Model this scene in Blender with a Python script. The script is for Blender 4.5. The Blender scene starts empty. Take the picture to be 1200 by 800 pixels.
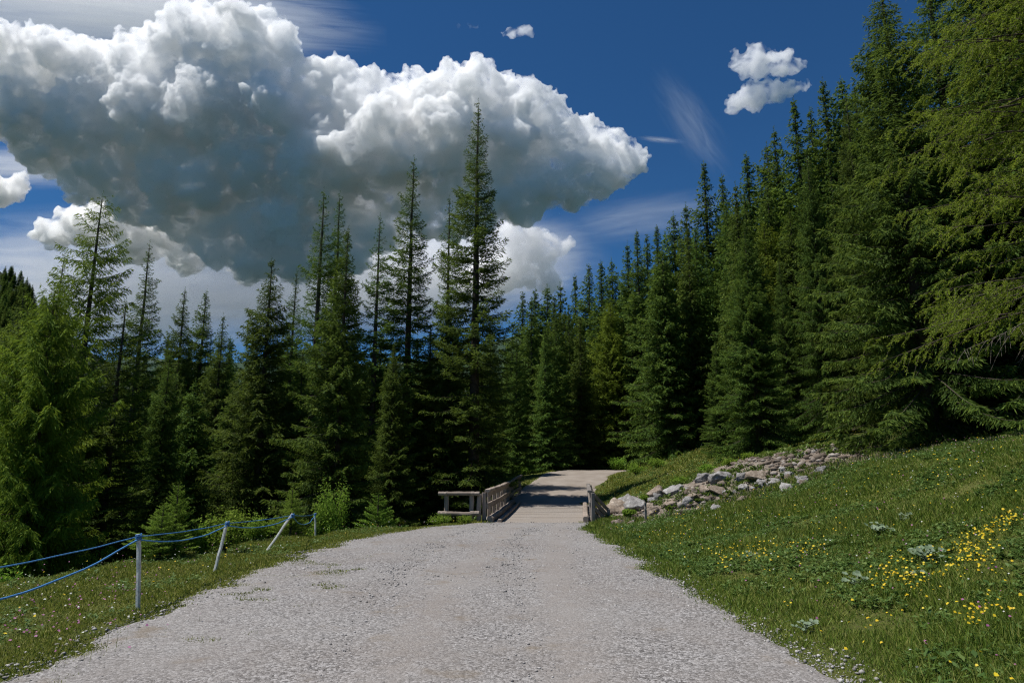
import bpy, bmesh, math, random
import numpy as np
from mathutils import Vector, Matrix, noise as mnoise

R = math.radians
random.seed(7); rng = np.random.default_rng(11)
scene = bpy.context.scene
C = scene.collection

# ------------------------------------------------------------------ camera
PITCH = R(11.1); CAMZ = 1.65; F = 800.0
cam_d = bpy.data.cameras.new("camera"); cam = bpy.data.objects.new("camera", cam_d); C.objects.link(cam)
cam_d.sensor_width = 36; cam_d.lens = 24.0; cam_d.clip_start = 0.05; cam_d.clip_end = 30000
cam.location = (0, 0, CAMZ); cam.rotation_euler = (R(90) + PITCH, 0, 0)
scene.camera = cam

# ------------------------------------------------------------------ light
SUN_EL = R(64); SUN_DIR = Vector((-1.0, -0.04, 0)).normalized()
sun_vec = Vector((SUN_DIR.x * math.cos(SUN_EL), SUN_DIR.y * math.cos(SUN_EL), math.sin(SUN_EL)))
sd = bpy.data.lights.new("sun", 'SUN'); sd.energy = 4.6; sd.angle = R(0.53); sd.color = (1.0, 0.965, 0.91)
sun = bpy.data.objects.new("sun", sd); C.objects.link(sun)
sun.rotation_euler = sun_vec.to_track_quat('Z', 'Y').to_euler()
w = bpy.data.worlds.new("World"); scene.world = w; w.use_nodes = True
nt = w.node_tree
for n in list(nt.nodes): nt.nodes.remove(n)
sky = nt.nodes.new('ShaderNodeTexSky'); sky.sky_type = 'NISHITA'; sky.sun_disc = False
sky.sun_elevation = SUN_EL; sky.sun_rotation = math.atan2(SUN_DIR.x, SUN_DIR.y)
sky.altitude = 2000; sky.air_density = 1.0; sky.dust_density = 0.15; sky.ozone_density = 3.0
hs = nt.nodes.new('ShaderNodeHueSaturation'); hs.inputs['Saturation'].default_value = 1.1
bg = nt.nodes.new('ShaderNodeBackground'); bg.inputs['Strength'].default_value = 0.06
wo = nt.nodes.new('ShaderNodeOutputWorld')
nt.links.new(sky.outputs[0], hs.inputs['Color']); 
tint = nt.nodes.new('ShaderNodeMix'); tint.data_type = 'RGBA'; tint.blend_type = 'MULTIPLY'; tint.inputs[0].default_value = 1
tint.inputs[7].default_value = (0.46, 0.84, 1.06, 1)
nt.links.new(hs.outputs[0], tint.inputs[6]); nt.links.new(tint.outputs[2], bg.inputs['Color'])
nt.links.new(bg.outputs[0], wo.inputs[0])
vs = scene.view_settings
vs.view_transform = 'Standard'; vs.look = 'None'; vs.exposure = 0.32; vs.gamma = 1.0; vs.use_curve_mapping = False
cy = scene.cycles
cy.max_bounces = 24; cy.diffuse_bounces = 3; cy.glossy_bounces = 2; cy.transmission_bounces = 4
cy.volume_bounces = 24; cy.transparent_max_bounces = 8; cy.caustics_reflective = False; cy.caustics_refractive = False
cy.use_denoising = True; cy.denoiser = 'OPENIMAGEDENOISE'; cy.denoising_input_passes = 'RGB_ALBEDO_NORMAL'; cy.denoising_prefilter = 'NONE'; scene.render.filter_size = 1.2; cy.pixel_filter_type = 'BLACKMAN_HARRIS'; cy.filter_width = 1.2; cy.use_adaptive_sampling = True; cy.adaptive_threshold = 0.02
cy.sample_clamp_indirect = 6.0

# ------------------------------------------------------------------ helpers
def P(u, v, t):
    """a point t metres deep along the photograph's line of sight through (u, v)"""
    x = (u - 600) / F; y = (400 - v) / F
    return (x * t, t * (math.cos(PITCH) - y * math.sin(PITCH)), CAMZ + t * (math.sin(PITCH) + y * math.cos(PITCH)))

def tag(o, label=None, cat=None, group=None, kind=None):
    if label: o['label'] = label
    if cat: o['category'] = cat
    if group: o['group'] = group
    if kind: o['kind'] = kind
    return o

def link(name, me, m=None, parent=None):
    o = bpy.data.objects.new(name, me); C.objects.link(o)
    if m is not None and me is not None and len(me.materials) == 0: me.materials.append(m)
    if parent is not None: o.parent = parent
    return o

def empty(name, loc, rz=0.0, s=1.0):
    o = bpy.data.objects.new(name, None); C.objects.link(o); o.location = loc; o.rotation_euler = (0, 0, rz)
    o.scale = (s, s, s); o.empty_display_size = 0.3
    return o

def np_mesh(name, verts, faces, attrs=None, smooth=False):
    """verts (n,3), faces (m,k) with the same k for all; attrs = {name: per-vertex float array}"""
    verts = np.asarray(verts, np.float32); faces = np.asarray(faces, np.int32)
    me = bpy.data.meshes.new(name); k = faces.shape[1]; m = len(faces)
    me.vertices.add(len(verts)); me.vertices.foreach_set('co', verts.ravel())
    me.loops.add(m * k); me.loops.foreach_set('vertex_index', faces.ravel())
    me.polygons.add(m); me.polygons.foreach_set('loop_start', np.arange(0, m * k, k, dtype=np.int32))
    me.update(calc_edges=True)
    for a, val in (attrs or {}).items():
        at = me.attributes.new(a, 'FLOAT', 'POINT'); at.data.foreach_set('value', np.asarray(val, np.float32))
    if smooth: me.polygons.foreach_set('use_smooth', np.ones(m, bool))
    return me

class Mat:
    """a small node-graph writer"""
    def __init__(s, name):
        s.m = bpy.data.materials.new(name); s.m.use_nodes = True; s.t = s.m.node_tree
        for n in list(s.t.nodes): s.t.nodes.remove(n)
        s.out = s.n('OutputMaterial')
    def n(s, typ, **kw):
        nd = s.t.nodes.new('ShaderNode' + typ)
        for k, v in kw.items():
            if k in nd.inputs: s.put(nd.inputs[k], v)
            else: setattr(nd, k, v)
        return nd
    def put(s, sock, v):
        if isinstance(v, bpy.types.NodeSocket): s.t.links.new(v, sock)
        elif isinstance(v, bpy.types.Node): s.t.links.new(v.outputs[0], sock)
        elif isinstance(v, (tuple, list)) and len(v) == 3 and sock.type == 'RGBA': sock.default_value = (*v, 1)
        else: sock.default_value = v
    def pos(s): return s.n('NewGeometry').outputs['Position']
    def noise(s, scale, detail=4, rough=.55, vec=None, dist=0.0):
        nd = s.n('TexNoise', Scale=scale, Detail=float(detail), Roughness=rough, Distortion=dist)
        s.put(nd.inputs['Vector'], vec if vec is not None else s.pos()); return nd.outputs[0]
    def ramp(s, fac, stops, interp='LINEAR'):
        nd = s.n('ValToRGB'); s.put(nd.inputs[0], fac); e = nd.color_ramp; e.interpolation = interp
        while len(e.elements) < len(stops): e.elements.new(.5)
        for el, (p, c) in zip(e.elements, stops):
            el.position = p; el.color = (*c, 1) if isinstance(c, (tuple, list)) else (c, c, c, 1)
        return nd.outputs[0]
    def mix(s, fac, a, b, blend='MIX'):
        nd = s.n('Mix', data_type='RGBA', blend_type=blend)
        s.put(nd.inputs[0], fac); s.put(nd.inputs[6], a); s.put(nd.inputs[7], b); return nd.outputs[2]
    def math(s, op, a, b=0.0, c=0.0):
        nd = s.n('Math', operation=op); s.put(nd.inputs[0], a); s.put(nd.inputs[1], b); s.put(nd.inputs[2], c); return nd.outputs[0]
    def bump(s, h, strength=.5, dist=.02):
        return s.n('Bump', Height=h, Strength=strength, Distance=dist).outputs[0]
    def bsdf(s, col, rough=.8, normal=None, spec=.3):
        nd = s.n('BsdfPrincipled', Roughness=rough); s.put(nd.inputs['Base Color'], col)
        nd.inputs['Specular IOR Level'].default_value = spec
        if normal is not None: s.put(nd.inputs['Normal'], normal)
        return nd.outputs[0]
    def done(s, shader): s.put(s.out.inputs['Surface'], shader); return s.m
# ------------------------------------------------------------------ clouds: closed displaced bodies filled with a scattering volume
def cloud_material(name, dens, aniso=0.2, albedo=(.968, .974, 1.0)):
    M = Mat(name)
    mp = M.n('Mapping', Scale=(1, 1, 1.25)); M.put(mp.inputs[0], M.pos())
    nz = M.noise(.016, 5, .62, mp.outputs[0], .6)
    d = M.math('MULTIPLY', M.math('SUBTRACT', nz, .385), 7.0); d.node.use_clamp = True
    vol = M.n('VolumeScatter', Density=M.math('MULTIPLY', d, dens), Anisotropy=aniso); vol.inputs['Color'].default_value = (*albedo, 1)
    M.put(M.out.inputs['Volume'], vol); M.m.cycles.volume_step_rate = 1.0
    return M.m

def ico(sub):
    bm = bmesh.new(); bmesh.ops.create_icosphere(bm, subdivisions=sub, radius=1)
    v = np.array([x.co[:] for x in bm.verts]); f = np.array([[y.index for y in x.verts] for x in bm.faces]); bm.free()
    return v, f
ICO_V, ICO_F = ico(2); ICO1_V, ICO1_F = ico(1)

DISP = ((26, 18), (11, 11), (6, 6), (2.6, 3.0))
def cloud(name, blobs, D, voxel, mat, label, rand, gens=(9, 7), flat=None, disp=1.0):
    """blobs: (u, v, radius px, depth offset px) at D metres"""
    k = D / F; rr = random.Random(rand); sph = []
    def grow(c, r, gen):
        sph.append((c, r))
        if gen >= len(gens): return
        for _ in range(gens[gen]):
            d = Vector((rr.gauss(0, 1), rr.gauss(0, 1), rr.gauss(0.25, .9))).normalized()
            if d.z < -.35: d.z *= -1
            if d.y < -.1: d.y *= .35
            d.normalize()
            q = r * rr.uniform(.32, .55)
            grow(c + d * (r * rr.uniform(.72, .95)), q, gen + 1)
    for u, v, r, dy in blobs:
        p = Vector(P(u, v, D)); p += p.normalized() * dy * k
        grow(p, r * k * .9, 0)
    vs_ = np.concatenate([ICO_V * r + np.array(c) for c, r in sph])
    fs_ = (ICO_F[None] + (np.arange(len(sph)) * len(ICO_V))[:, None, None]).reshape(-1, 3)
    me = np_mesh(name, vs_, fs_)
    o = link(name, me)
    md = o.modifiers.new('r', 'REMESH'); md.mode = 'VOXEL'; md.voxel_size = voxel
    for sc_, st in DISP:
        tx = bpy.data.textures.new('puff', 'CLOUDS'); tx.noise_scale = sc_ * k; tx.noise_depth = 2; tx.noise_basis = 'VORONOI_F1' if sc_ > 3 else 'ORIGINAL_PERLIN'
        dm = o.modifiers.new('d', 'DISPLACE'); dm.texture = tx; dm.texture_coords = 'GLOBAL'; dm.strength = -st * k * disp if sc_ > 3 else st * k * disp; dm.mid_level = .4
    md = o.modifiers.new('r2', 'REMESH'); md.mode = 'VOXEL'; md.voxel_size = voxel * .8
    dg = bpy.context.evaluated_depsgraph_get()
    me2 = bpy.data.meshes.new_from_object(o.evaluated_get(dg)); o.modifiers.clear(); o.data = me2
    bpy.data.meshes.remove(me)
    me2.materials.clear(); me2.materials.append(mat)
    print(name, len(sph), len(me2.vertices))
    tag(o, label, 'cloud')
    return o

DC = 2400.0
CM = cloud_material('cloud_body', 0.085, .1)
main = [ # the tall left tower, the long right arm, then the broad base that leans towards us
 (15,75,45,0),(60,70,45,0),(105,85,45,5),(150,85,45,0),(195,70,48,0),(245,55,52,0),(290,55,52,0),(322,60,30,0),
 (40,130,60,10),(110,140,65,10),(180,135,65,0),(250,125,70,0),(310,120,50,10),(-40,110,70,10),(-110,130,80,20),
 (375,105,44,10),(415,130,48,0),(460,130,42,0),(500,125,44,0),(550,118,44,0),(700,200,42,0),(662,212,44,0),(612,232,42,5),(560,245,40,20),(725,200,30,0),(530,262,34,40),(595,128,42,0),(625,132,34,0),(655,158,38,0),(690,178,38,0),(722,192,30,0),
 (380,190,70,10),(450,185,65,10),(520,180,62,10),(590,185,55,10),(650,200,38,10),(470,225,45,30),(560,220,38,30),
 (220,200,75,40),(300,190,70,30),(140,190,60,40),(60,170,50,40),(320,250,70,60),(265,255,50,60),(400,250,60,60),(350,300,45,80),(100,212,40,50),(160,232,45,55),(215,252,45,60),(258,290,38,65),(300,305,38,70),(405,292,45,65),(445,268,40,55),(500,252,35,40),(700,205,32,0),(680,220,28,0),(736,188,24,0),(640,218,36,0),(600,228,36,10),
 (318,122,30,-48),(215,125,30,-50),(440,150,34,-42),(520,150,34,-40),(600,160,28,-36)]
cloud('cloud', main, DC, 4.5, CM, 'huge grey based cumulus cloud filling the upper left sky', 3)
cloud('cloud', [(90,268,26,0),(120,252,26,0),(150,262,26,0),(190,272,24,0),(228,276,18,0),(60,280,22,0),(260,290,18,0),(160,290,30,20),(220,300,30,20),(290,310,30,20),(105,270,30,10),(200,262,24,0),(240,268,20,0),(135,245,20,0)], DC*1.15, 8.0, CM,
      'bright white cumulus cloud under the grey cloud behind the bare topped larch', 5)
cloud('cloud', [(5,225,24,0),(22,215,14,0),(-20,230,25,0)], DC*1.1, 8.0, CM, 'small rounded cloud at the left edge of the sky', 6)
cloud('cloud', [(600,270,26,0),(625,285,24,0),(605,310,30,0),(640,300,22,0),(660,290,14,0),(640,330,24,0),(580,320,36,0),(620,245,14,0),(560,330,30,0)], DC*1.25, 8.0, cloud_material('cloud_thin', .03),
      'ragged cloud hanging low over the far forest beside the tallest spruce', 8)
SM = cloud_material('cloud_soft', 0.035)
cloud('cloud', [(870,79,18,0),(890,74,22,0),(914,76,20,0),(932,80,14,0)], DC, 4.0, SM, 'small white puff of cloud above the right hillside', 9)
cloud('cloud', [(864,122,15,0),(885,117,20,0),(906,111,19,0),(926,106,13,0),(945,101,9,0)], DC, 4.0, SM, 'small white cloud just under another puff over the right hillside', 10)
cloud('cloud', [(601,39,9,0),(611,35,10,0),(622,39,7,0),(590,41,5,0)], DC, 4.0, SM, 'tiny white cloud alone high in the blue sky', 12, gens=(7,5), disp=.6)
cloud('cloud', [(537,32,5,0),(550,30,6,0),(560,33,5,0)], DC, 4.0, cloud_material('cloud_wisp', .007), 'faint wisp of cloud left of a tiny white cloud', 13, gens=(7,5), disp=.6)

def wisp(name, u, v, ru, rv, ang, D, dens, label, seed=0, thr=.42, sc=2.2, stretch=3.0, depth=None):
    """thin cloud: an ellipsoid whose density thins to nothing at its skin and breaks up into streaks"""
    k = D / F; c = Vector(P(u, v, D)); dep = c.normalized()
    ex = Vector((1, 0, 0)); ex = (ex - dep * ex.dot(dep)).normalized(); ey = dep.cross(ex) * -1
    if ey.z < 0: ey = -ey
    a = R(ang); e1 = ex * math.cos(a) + ey * math.sin(a); e2 = ey * math.cos(a) - ex * math.sin(a)
    me = np_mesh(name, ICO_V, ICO_F, smooth=True)
    M = Mat(name + '_volume'); ob = M.n('TexCoord').outputs['Object']
    mp = M.n('Mapping', Scale=(1, stretch, 1), Location=(seed * 3.7, 0, 0)); M.put(mp.inputs[0], ob)
    nz = M.noise(sc, 6, .62, mp.outputs[0], 1.2)
    ln = M.n('VectorMath', operation='LENGTH'); M.put(ln.inputs[0], ob)
    fall = M.math('SUBTRACT', 1.0, M.math('POWER', ln.outputs['Value'], 2.0)); fall.node.use_clamp = True; fall = M.math('MULTIPLY', fall, fall)
    d = M.math('MULTIPLY', M.math('MAXIMUM', M.math('SUBTRACT', M.math('ADD', nz, M.math('MULTIPLY', fall, .12)), thr + .06), 0.0), M.math('MULTIPLY', fall, dens))
    vol = M.n('VolumeScatter', Density=d); vol.inputs['Color'].default_value = (1, 1, 1, 1); M.put(M.out.inputs['Volume'], vol)
    o = link(name, me, M.m)
    dp = depth or min(ru, rv) * 1.5
    rot = Matrix((e1, e2, e1.cross(e2))).transposed()
    o.matrix_world = Matrix.Translation(c) @ rot.to_4x4() @ Matrix.Diagonal((ru * k, rv * k, dp * k, 1))
    return tag(o, label, 'cloud')
wisp('cirrus_cloud', 812, 148, 95, 32, -54, DC*1.5, .0045, 'thin streak of cirrus slanting down above the right hillside', 1, .40, 1.7, 1.7)
wisp('cirrus_cloud', 150, 10, 330, 75, -6, DC*1.7, .020, 'pale cirrus veil behind the top of the big cumulus', 2, .34)
wisp('cirrus_cloud', 775, 164, 34, 5, -5, DC*1.5, .09, 'short thin cirrus dash right of the big cumulus tip', 3)
wisp('cirrus_cloud', 755, 255, 140, 36, 8, DC*1.7, .005, 'faint cirrus haze between the cumulus tip and the hillside spruces', 4, .36, 1.8, 1.6)
wisp('cloud_layer', 200, 335, 370, 110, 3, DC*1.6, .034, 'flat pale cloud layer low behind the left hand spruces', 5, .33, 4.0, 1.8, 100)
wisp('cloud_layer', 480, 325, 260, 90, 5, DC*1.65, .034, 'flat pale cloud layer low behind the tallest spruces', 6, .33, 4.0, 1.6, 100)
wisp('cloud_layer', 60, 195, 170, 30, 0, DC*1.3, .020, 'soft grey cloud bank hanging from the base of the big cumulus at the left', 7, .3, 2.5, 2, 60)
wisp('cloud_layer', 330, 300, 210, 62, -4, DC*.97, .012, 'soft grey veil under the darkest part of the big cumulus', 9, .30, 3.0, 1.4, 60)
wisp('cloud_layer', 620, 300, 80, 60, 10, DC*1.3, .012, 'soft skirt of haze around the ragged low cloud', 8, .3, 2.5, 1.2, 60)
# ------------------------------------------------------------------ foliage and bark materials
def foliage(name, dark, mid, tip, trans=.28, tree_var=.35, rough=.7):
    M = Mat(name)
    tone = M.n('Attribute', attribute_name='tone').outputs['Fac']
    isl = M.n('NewGeometry').outputs['Random Per Island']
    oi = M.n('ObjectInfo').outputs['Random']
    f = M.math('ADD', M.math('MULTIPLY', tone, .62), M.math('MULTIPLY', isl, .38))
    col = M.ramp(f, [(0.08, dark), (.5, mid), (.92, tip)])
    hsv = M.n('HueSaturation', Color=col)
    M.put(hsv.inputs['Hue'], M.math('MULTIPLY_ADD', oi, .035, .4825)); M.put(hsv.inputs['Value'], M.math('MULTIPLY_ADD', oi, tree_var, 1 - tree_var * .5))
    M.put(hsv.inputs['Saturation'], .97)
    p = M.n('BsdfPrincipled', Roughness=rough); M.put(p.inputs['Base Color'], hsv); p.inputs['Specular IOR Level'].default_value = .10
    tr = M.n('BsdfTranslucent'); M.put(tr.inputs['Color'], M.mix(.5, hsv.outputs[0], tip))
    mx = M.n('MixShader', Fac=trans); M.put(mx.inputs[1], p); M.put(mx.inputs[2], tr)
    return M.done(mx.outputs[0])
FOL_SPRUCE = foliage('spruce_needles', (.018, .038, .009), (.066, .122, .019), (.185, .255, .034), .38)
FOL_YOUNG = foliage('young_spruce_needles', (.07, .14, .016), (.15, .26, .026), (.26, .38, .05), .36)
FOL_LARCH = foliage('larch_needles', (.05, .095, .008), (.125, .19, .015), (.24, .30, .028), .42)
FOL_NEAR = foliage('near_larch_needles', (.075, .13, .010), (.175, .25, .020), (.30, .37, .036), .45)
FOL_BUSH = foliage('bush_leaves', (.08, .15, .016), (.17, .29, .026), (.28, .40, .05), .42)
M = Mat('bark'); nz = M.noise(9, 6, .65); n2 = M.noise(2.2, 3)
BARK = M.done(M.bsdf(M.ramp(M.math('ADD', M.math('MULTIPLY', nz, .7), M.math('MULTIPLY', n2, .3)), [(.3, (.025, .019, .014)), (.55, (.075, .058, .044)), (.75, (.16, .135, .11))]), .9, M.bump(nz, .8, .03)))
M = Mat('dead_twig'); TWIG = M.done(M.bsdf(M.ramp(M.noise(6, 4), [(.3, (.07, .055, .042)), (.7, (.22, .19, .155))]), .9))

def tube_np(path, rad, k=6):
    """swept tube along (n,3) path with (n,) radii; returns verts, quads"""
    path = np.asarray(path, float); n = len(path); t = np.gradient(path, axis=0); t /= np.linalg.norm(t, axis=1)[:, None] + 1e-9
    ref = np.where(np.abs(t[:, 2:3]) > .8, np.array([[1., 0, 0]]), np.array([[0, 0, 1.]]))
    a = np.cross(t, ref); a /= np.linalg.norm(a, axis=1)[:, None] + 1e-9; b = np.cross(t, a)
    th = np.arange(k) * 2 * np.pi / k
    v = path[:, None] + np.asarray(rad)[:, None, None] * (np.cos(th)[None, :, None] * a[:, None] + np.sin(th)[None, :, None] * b[:, None])
    i, j = np.meshgrid(np.arange(n - 1), np.arange(k), indexing='ij'); j2 = (j + 1) % k
    f = np.stack([i * k + j, i * k + j2, (i + 1) * k + j2, (i + 1) * k + j], -1).reshape(-1, 4)
    return v.reshape(-1, 3), f

def tubes(parts):
    V = []; Fc = []; o = 0
    for v, f in parts: V.append(v); Fc.append(f + o); o += len(v)
    return np.concatenate(V), np.concatenate(Fc)

def blades(base, direc, length, width, g, bend=0.0):
    """needle sprays: one kite (two triangles as a quad) each, rolled at random"""
    n = len(base); d = direc / (np.linalg.norm(direc, axis=1)[:, None] + 1e-9)
    rv = g.normal(size=(n, 3)); s = np.cross(d, rv); s /= np.linalg.norm(s, axis=1)[:, None] + 1e-9
    L = length[:, None]; W = width[:, None]
    mid = base + d * L * .45; mid[:, 2] -= bend * length * .15
    tip = base + d * L; tip[:, 2] -= bend * length * .4
    v = np.stack([base, mid + s * W * .5, tip, mid - s * W * .5], 1).reshape(-1, 3)
    f = np.arange(4 * n).reshape(n, 4)
    return v, f

def conifer(seed, H, Rad, base=.04, whorl=.42, nb=7, power=.85, droop=.25, gap=0.0, twig_gap=.13, twig=.40, sub=.16, bw=.055, hang=.25, top=.5, up=.5,
            lod=1.0, curve=.35, jitter=.25, open_=0.0):
    """returns (trunk verts, faces), (crown verts, faces, tone). Needles sit on twigs of real branches, whorl by whorl."""
    g = np.random.default_rng(seed)
    r0 = .012 * H + .02
    n = 14; zz = np.linspace(-.6, H * .985, n); wob = np.cumsum(g.normal(0, .012, (n, 2)), 0) * H / 20
    tpath = np.column_stack([wob[:, 0], wob[:, 1], zz]); trad = r0 * (1 - np.clip(zz, 0, H) / H) ** .9 + .012; trad[0] *= 1.35
    wood = [tube_np(tpath, trad, 8)]
    fb = []; fd = []; fl = []; fw = []; ft = []
    z = H * base
    side_r = 1 + .22 * np.sin(g.uniform(0, 6.28, 1) + np.arange(12) * 2 * np.pi / 12 * g.integers(1, 3))   # lopsided crown
    while z < H - .12:
        f = z / H
        lmax = Rad * max((1 - (f - base) / (1 - base)), 0) ** power
        if f < base + .12: lmax *= .75 + 2 * (f - base)
        k = max(3, int(round(nb * (.55 + .45 * min(1, lmax / Rad * 1.6)) * g.uniform(.75, 1.25))))
        ph = g.uniform(0, 6.28); wscale = g.uniform(1 - jitter, 1 + jitter * .6)
        for b in range(k):
            if g.random() < gap: continue
            a = ph + b * 6.283 / k + g.normal(0, .25)
            L = lmax * wscale * g.uniform(1 - jitter, 1 + jitter * .5) * side_r[int(a / 6.283 * 12) % 12] + .06
            if L < .10: continue
            el = up * f ** 1.5 * 1.3 - droop * (1 - f) + g.normal(0, .10)          # branches rise at the top, sag low down
            m = 7; s = np.linspace(0, 1, m)
            rr = L * s; zc = np.sin(el) * rr - curve * L * (s ** 1.6) * .5 * (1 - f * .7) + curve * L * .42 * s ** 4
            x = np.cos(el) * rr
            zb = z + g.uniform(-.5, .5) * whorl
            xt = np.interp(zb, zz, wob[:, 0]); yt = np.interp(zb, zz, wob[:, 1])
            side = g.normal(0, .06) * L * s ** 2
            bp = np.column_stack([xt + x * np.cos(a) - side * np.sin(a), yt + x * np.sin(a) + side * np.cos(a), zb + zc])
            if L > .35: wood.append(tube_np(bp[::2] if lod < .7 else bp, (.006 + .011 * L / 2.0) * (1.05 - s[::2] if lod < .7 else 1.05 - s), 3 if lod < .7 else 4))
            bs = min(1.0, .45 + .5 * L)
            # twigs left and right along the outer part of the branch
            cnt = max(2, int((.75 if f > .96 else 1) * L * (.9 - open_ * .25) / (twig_gap / lod)))
            sp = np.linspace(.12 + open_ * .25, 1.0, cnt) + g.normal(0, .01, cnt); sp = np.clip(sp, 0, 1)
            c = np.column_stack([np.interp(sp, s, bp[:, q]) for q in range(3)])
            tg = np.gradient(bp, axis=0); tg = np.column_stack([np.interp(sp, s, tg[:, q]) for q in range(3)]); tg /= np.linalg.norm(tg, axis=1)[:, None]
            lat = np.array([-np.sin(a), np.cos(a), 0])
            for sgn in (-1, 1):
                tl = np.minimum(twig * g.uniform(.6, 1.25, cnt), L * .55) * (1.05 - .75 * sp ** 2) * (.45 + .55 * np.minimum(1, sp * 3))
                td = tg * .62 + sgn * lat * g.uniform(.55, 1.0, cnt)[:, None]; td[:, 2] -= hang * g.uniform(.3, 1.3, cnt)
                td /= np.linalg.norm(td, axis=1)[:, None]
                ns = max(2, int(round(twig / (sub * .40) * lod)))
                for q in range(ns):
                    u = (q + .35) / ns
                    keep = g.random(cnt) > open_ * .35
                    p0 = c + td * (tl * u)[:, None]; p0[:, 2] -= hang * tl * u * u * .5
                    dd = td * .75 + g.normal(0, .33, (cnt, 3)) + (sgn * lat * .1); dd[:, 2] -= hang * .6
                    fb.append(p0[keep]); fd.append(dd[keep]); fl.append((sub * bs * g.uniform(.7, 1.35, cnt) * (1.25 if lod < .7 else 1))[keep]); fw.append((bw * bs * g.uniform(.7, 1.3, cnt) * (1.4 if lod < .7 else 1))[keep])
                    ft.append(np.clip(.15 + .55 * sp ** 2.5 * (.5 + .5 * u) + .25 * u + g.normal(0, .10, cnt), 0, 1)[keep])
            # leader of the branch
            fb.append(c); fd.append(tg + g.normal(0, .18, (cnt, 3))); fl.append(sub * bs * g.uniform(.9, 1.5, cnt)); fw.append(bw * bs * g.uniform(.8, 1.4, cnt)); ft.append(np.clip(.3 + .5 * sp ** 3 + g.normal(0, .1, cnt), 0, 1))
        z += whorl * g.uniform(.75, 1.25) * (.62 + .38 * (1 - f)) * (1.12 if f > .93 else 1)
    nt_ = 26; zt = np.linspace(H - .8, H + .1, nt_); thz = g.uniform(0, 6.28, nt_)
    fb.append(np.column_stack([np.full(nt_, wob[-1, 0]), np.full(nt_, wob[-1, 1]), zt])); fd.append(np.column_stack([np.cos(thz) * .5, np.sin(thz) * .5, np.full(nt_, .8)])); fl.append(np.full(nt_, sub * .6)); fw.append(np.full(nt_, bw * .6)); ft.append(np.full(nt_, .6))
    fb = np.concatenate(fb); fd = np.concatenate(fd); fl = np.concatenate(fl); fw = np.concatenate(fw); ft = np.concatenate(ft)
    cv, cf = blades(fb, fd, fl, fw, g, hang * .6)
    return tubes(wood), (cv, cf, np.repeat(ft, 4))

class Kind:
    """one built conifer: meshes shared by every tree of the kind"""
    def __init__(s, name, mat, **kw):
        s.H = kw['H']; (wv, wf), (cv, cf, t) = conifer(**kw)
        s.trunk = np_mesh(name + '_trunk', wv, wf, smooth=True); s.trunk.materials.append(BARK)
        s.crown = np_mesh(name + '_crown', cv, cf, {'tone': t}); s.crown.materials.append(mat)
        # joined mesh for the small far ones
        s.n = len(cf)
def plant_tree(kind, name, loc, H, rz, label, group=None, wide=1.0, cat='tree'):
    t = empty(name, loc, rz); sc = H / kind.H; t.scale = (sc * wide, sc * wide, sc)
    tag(t, label, cat, group)
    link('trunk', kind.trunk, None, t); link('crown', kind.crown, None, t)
    return t
KINDS = {}
def kinds():
    K = KINDS
    # tall open spruces with gaps between the whorls (left hand group)
    K['open0'] = Kind('open_spruce', FOL_SPRUCE, seed=1, H=22, Rad=3.0, base=.05, whorl=.42, nb=7, power=.88, droop=.22, gap=.08, twig_gap=.10, twig=.50, sub=.17, bw=.042, jitter=.34, open_=.12, up=.5, curve=.45)
    K['open1'] = Kind('open_spruce', FOL_SPRUCE, seed=2, H=20, Rad=3.0, base=.05, whorl=.46, nb=6, power=.86, droop=.18, gap=.12, twig_gap=.10, twig=.50, sub=.17, bw=.042, jitter=.38, open_=.16, up=.45, curve=.45)
    # dense ones
    K['dense0'] = Kind('dense_spruce', FOL_SPRUCE, seed=3, H=16, Rad=3.5, base=.02, whorl=.36, nb=9, power=.98, droop=.30, twig_gap=.10, twig=.52, sub=.17, hang=.35, bw=.042)
    K['dense1'] = Kind('dense_spruce', FOL_SPRUCE, seed=4, H=18, Rad=3.5, base=.03, whorl=.38, nb=9, power=1.0, droop=.35, twig_gap=.10, twig=.50, sub=.17, hang=.4, bw=.042)
    K['dense2'] = Kind('dense_spruce', FOL_SPRUCE, seed=5, H=20, Rad=3.9, base=.03, whorl=.40, nb=9, power=.9, droop=.4, twig_gap=.105, twig=.58, sub=.18, hang=.5, jitter=.34, bw=.042)
    K['larch0'] = Kind('larch', FOL_LARCH, seed=6, H=19, Rad=3.3, base=.14, whorl=.40, nb=6, power=.60, droop=.02, gap=.10, twig_gap=.09, twig=.45, sub=.12, bw=.034, jitter=.4, open_=.25, up=.25, curve=.30, hang=.6)
    K['larch1'] = Kind('larch', FOL_LARCH, seed=7, H=12, Rad=3.1, base=.03, whorl=.30, nb=8, power=.66, droop=.10, twig_gap=.08, twig=.6, sub=.15, bw=.028, jitter=.38, open_=.1, up=.35, curve=.45, hang=.8)
    for i in range(5):
        K['far%d' % i] = Kind('hill_spruce', FOL_SPRUCE, seed=20 + i, H=20, Rad=[3.4, 3.7, 4.0, 3.5, 3.3][i], base=.03, whorl=.44, nb=9, power=[.92, 1.05, .88, 1.0, 1.1][i], droop=[.35, .3, .42, .38, .25][i], twig_gap=.11, twig=.62, sub=.22, bw=.062, hang=.45, lod=.69, jitter=.36)
    K['hill_larch'] = Kind('hill_larch', FOL_LARCH, seed=41, H=18, Rad=3.4, base=.08, whorl=.42, nb=8, power=.7, droop=.08, twig_gap=.10, twig=.6, sub=.18, bw=.045, hang=.6, lod=.69, jitter=.4, open_=.15)
    K['sapling'] = Kind('sapling', FOL_YOUNG, seed=31, H=2.2, Rad=.8, base=.04, whorl=.15, nb=7, power=.9, droop=-.25, twig_gap=.045, twig=.24, sub=.08, bw=.02, hang=.05, up=.6, curve=.1)
    print({k: v.n for k, v in K.items()})
kinds()
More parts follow.
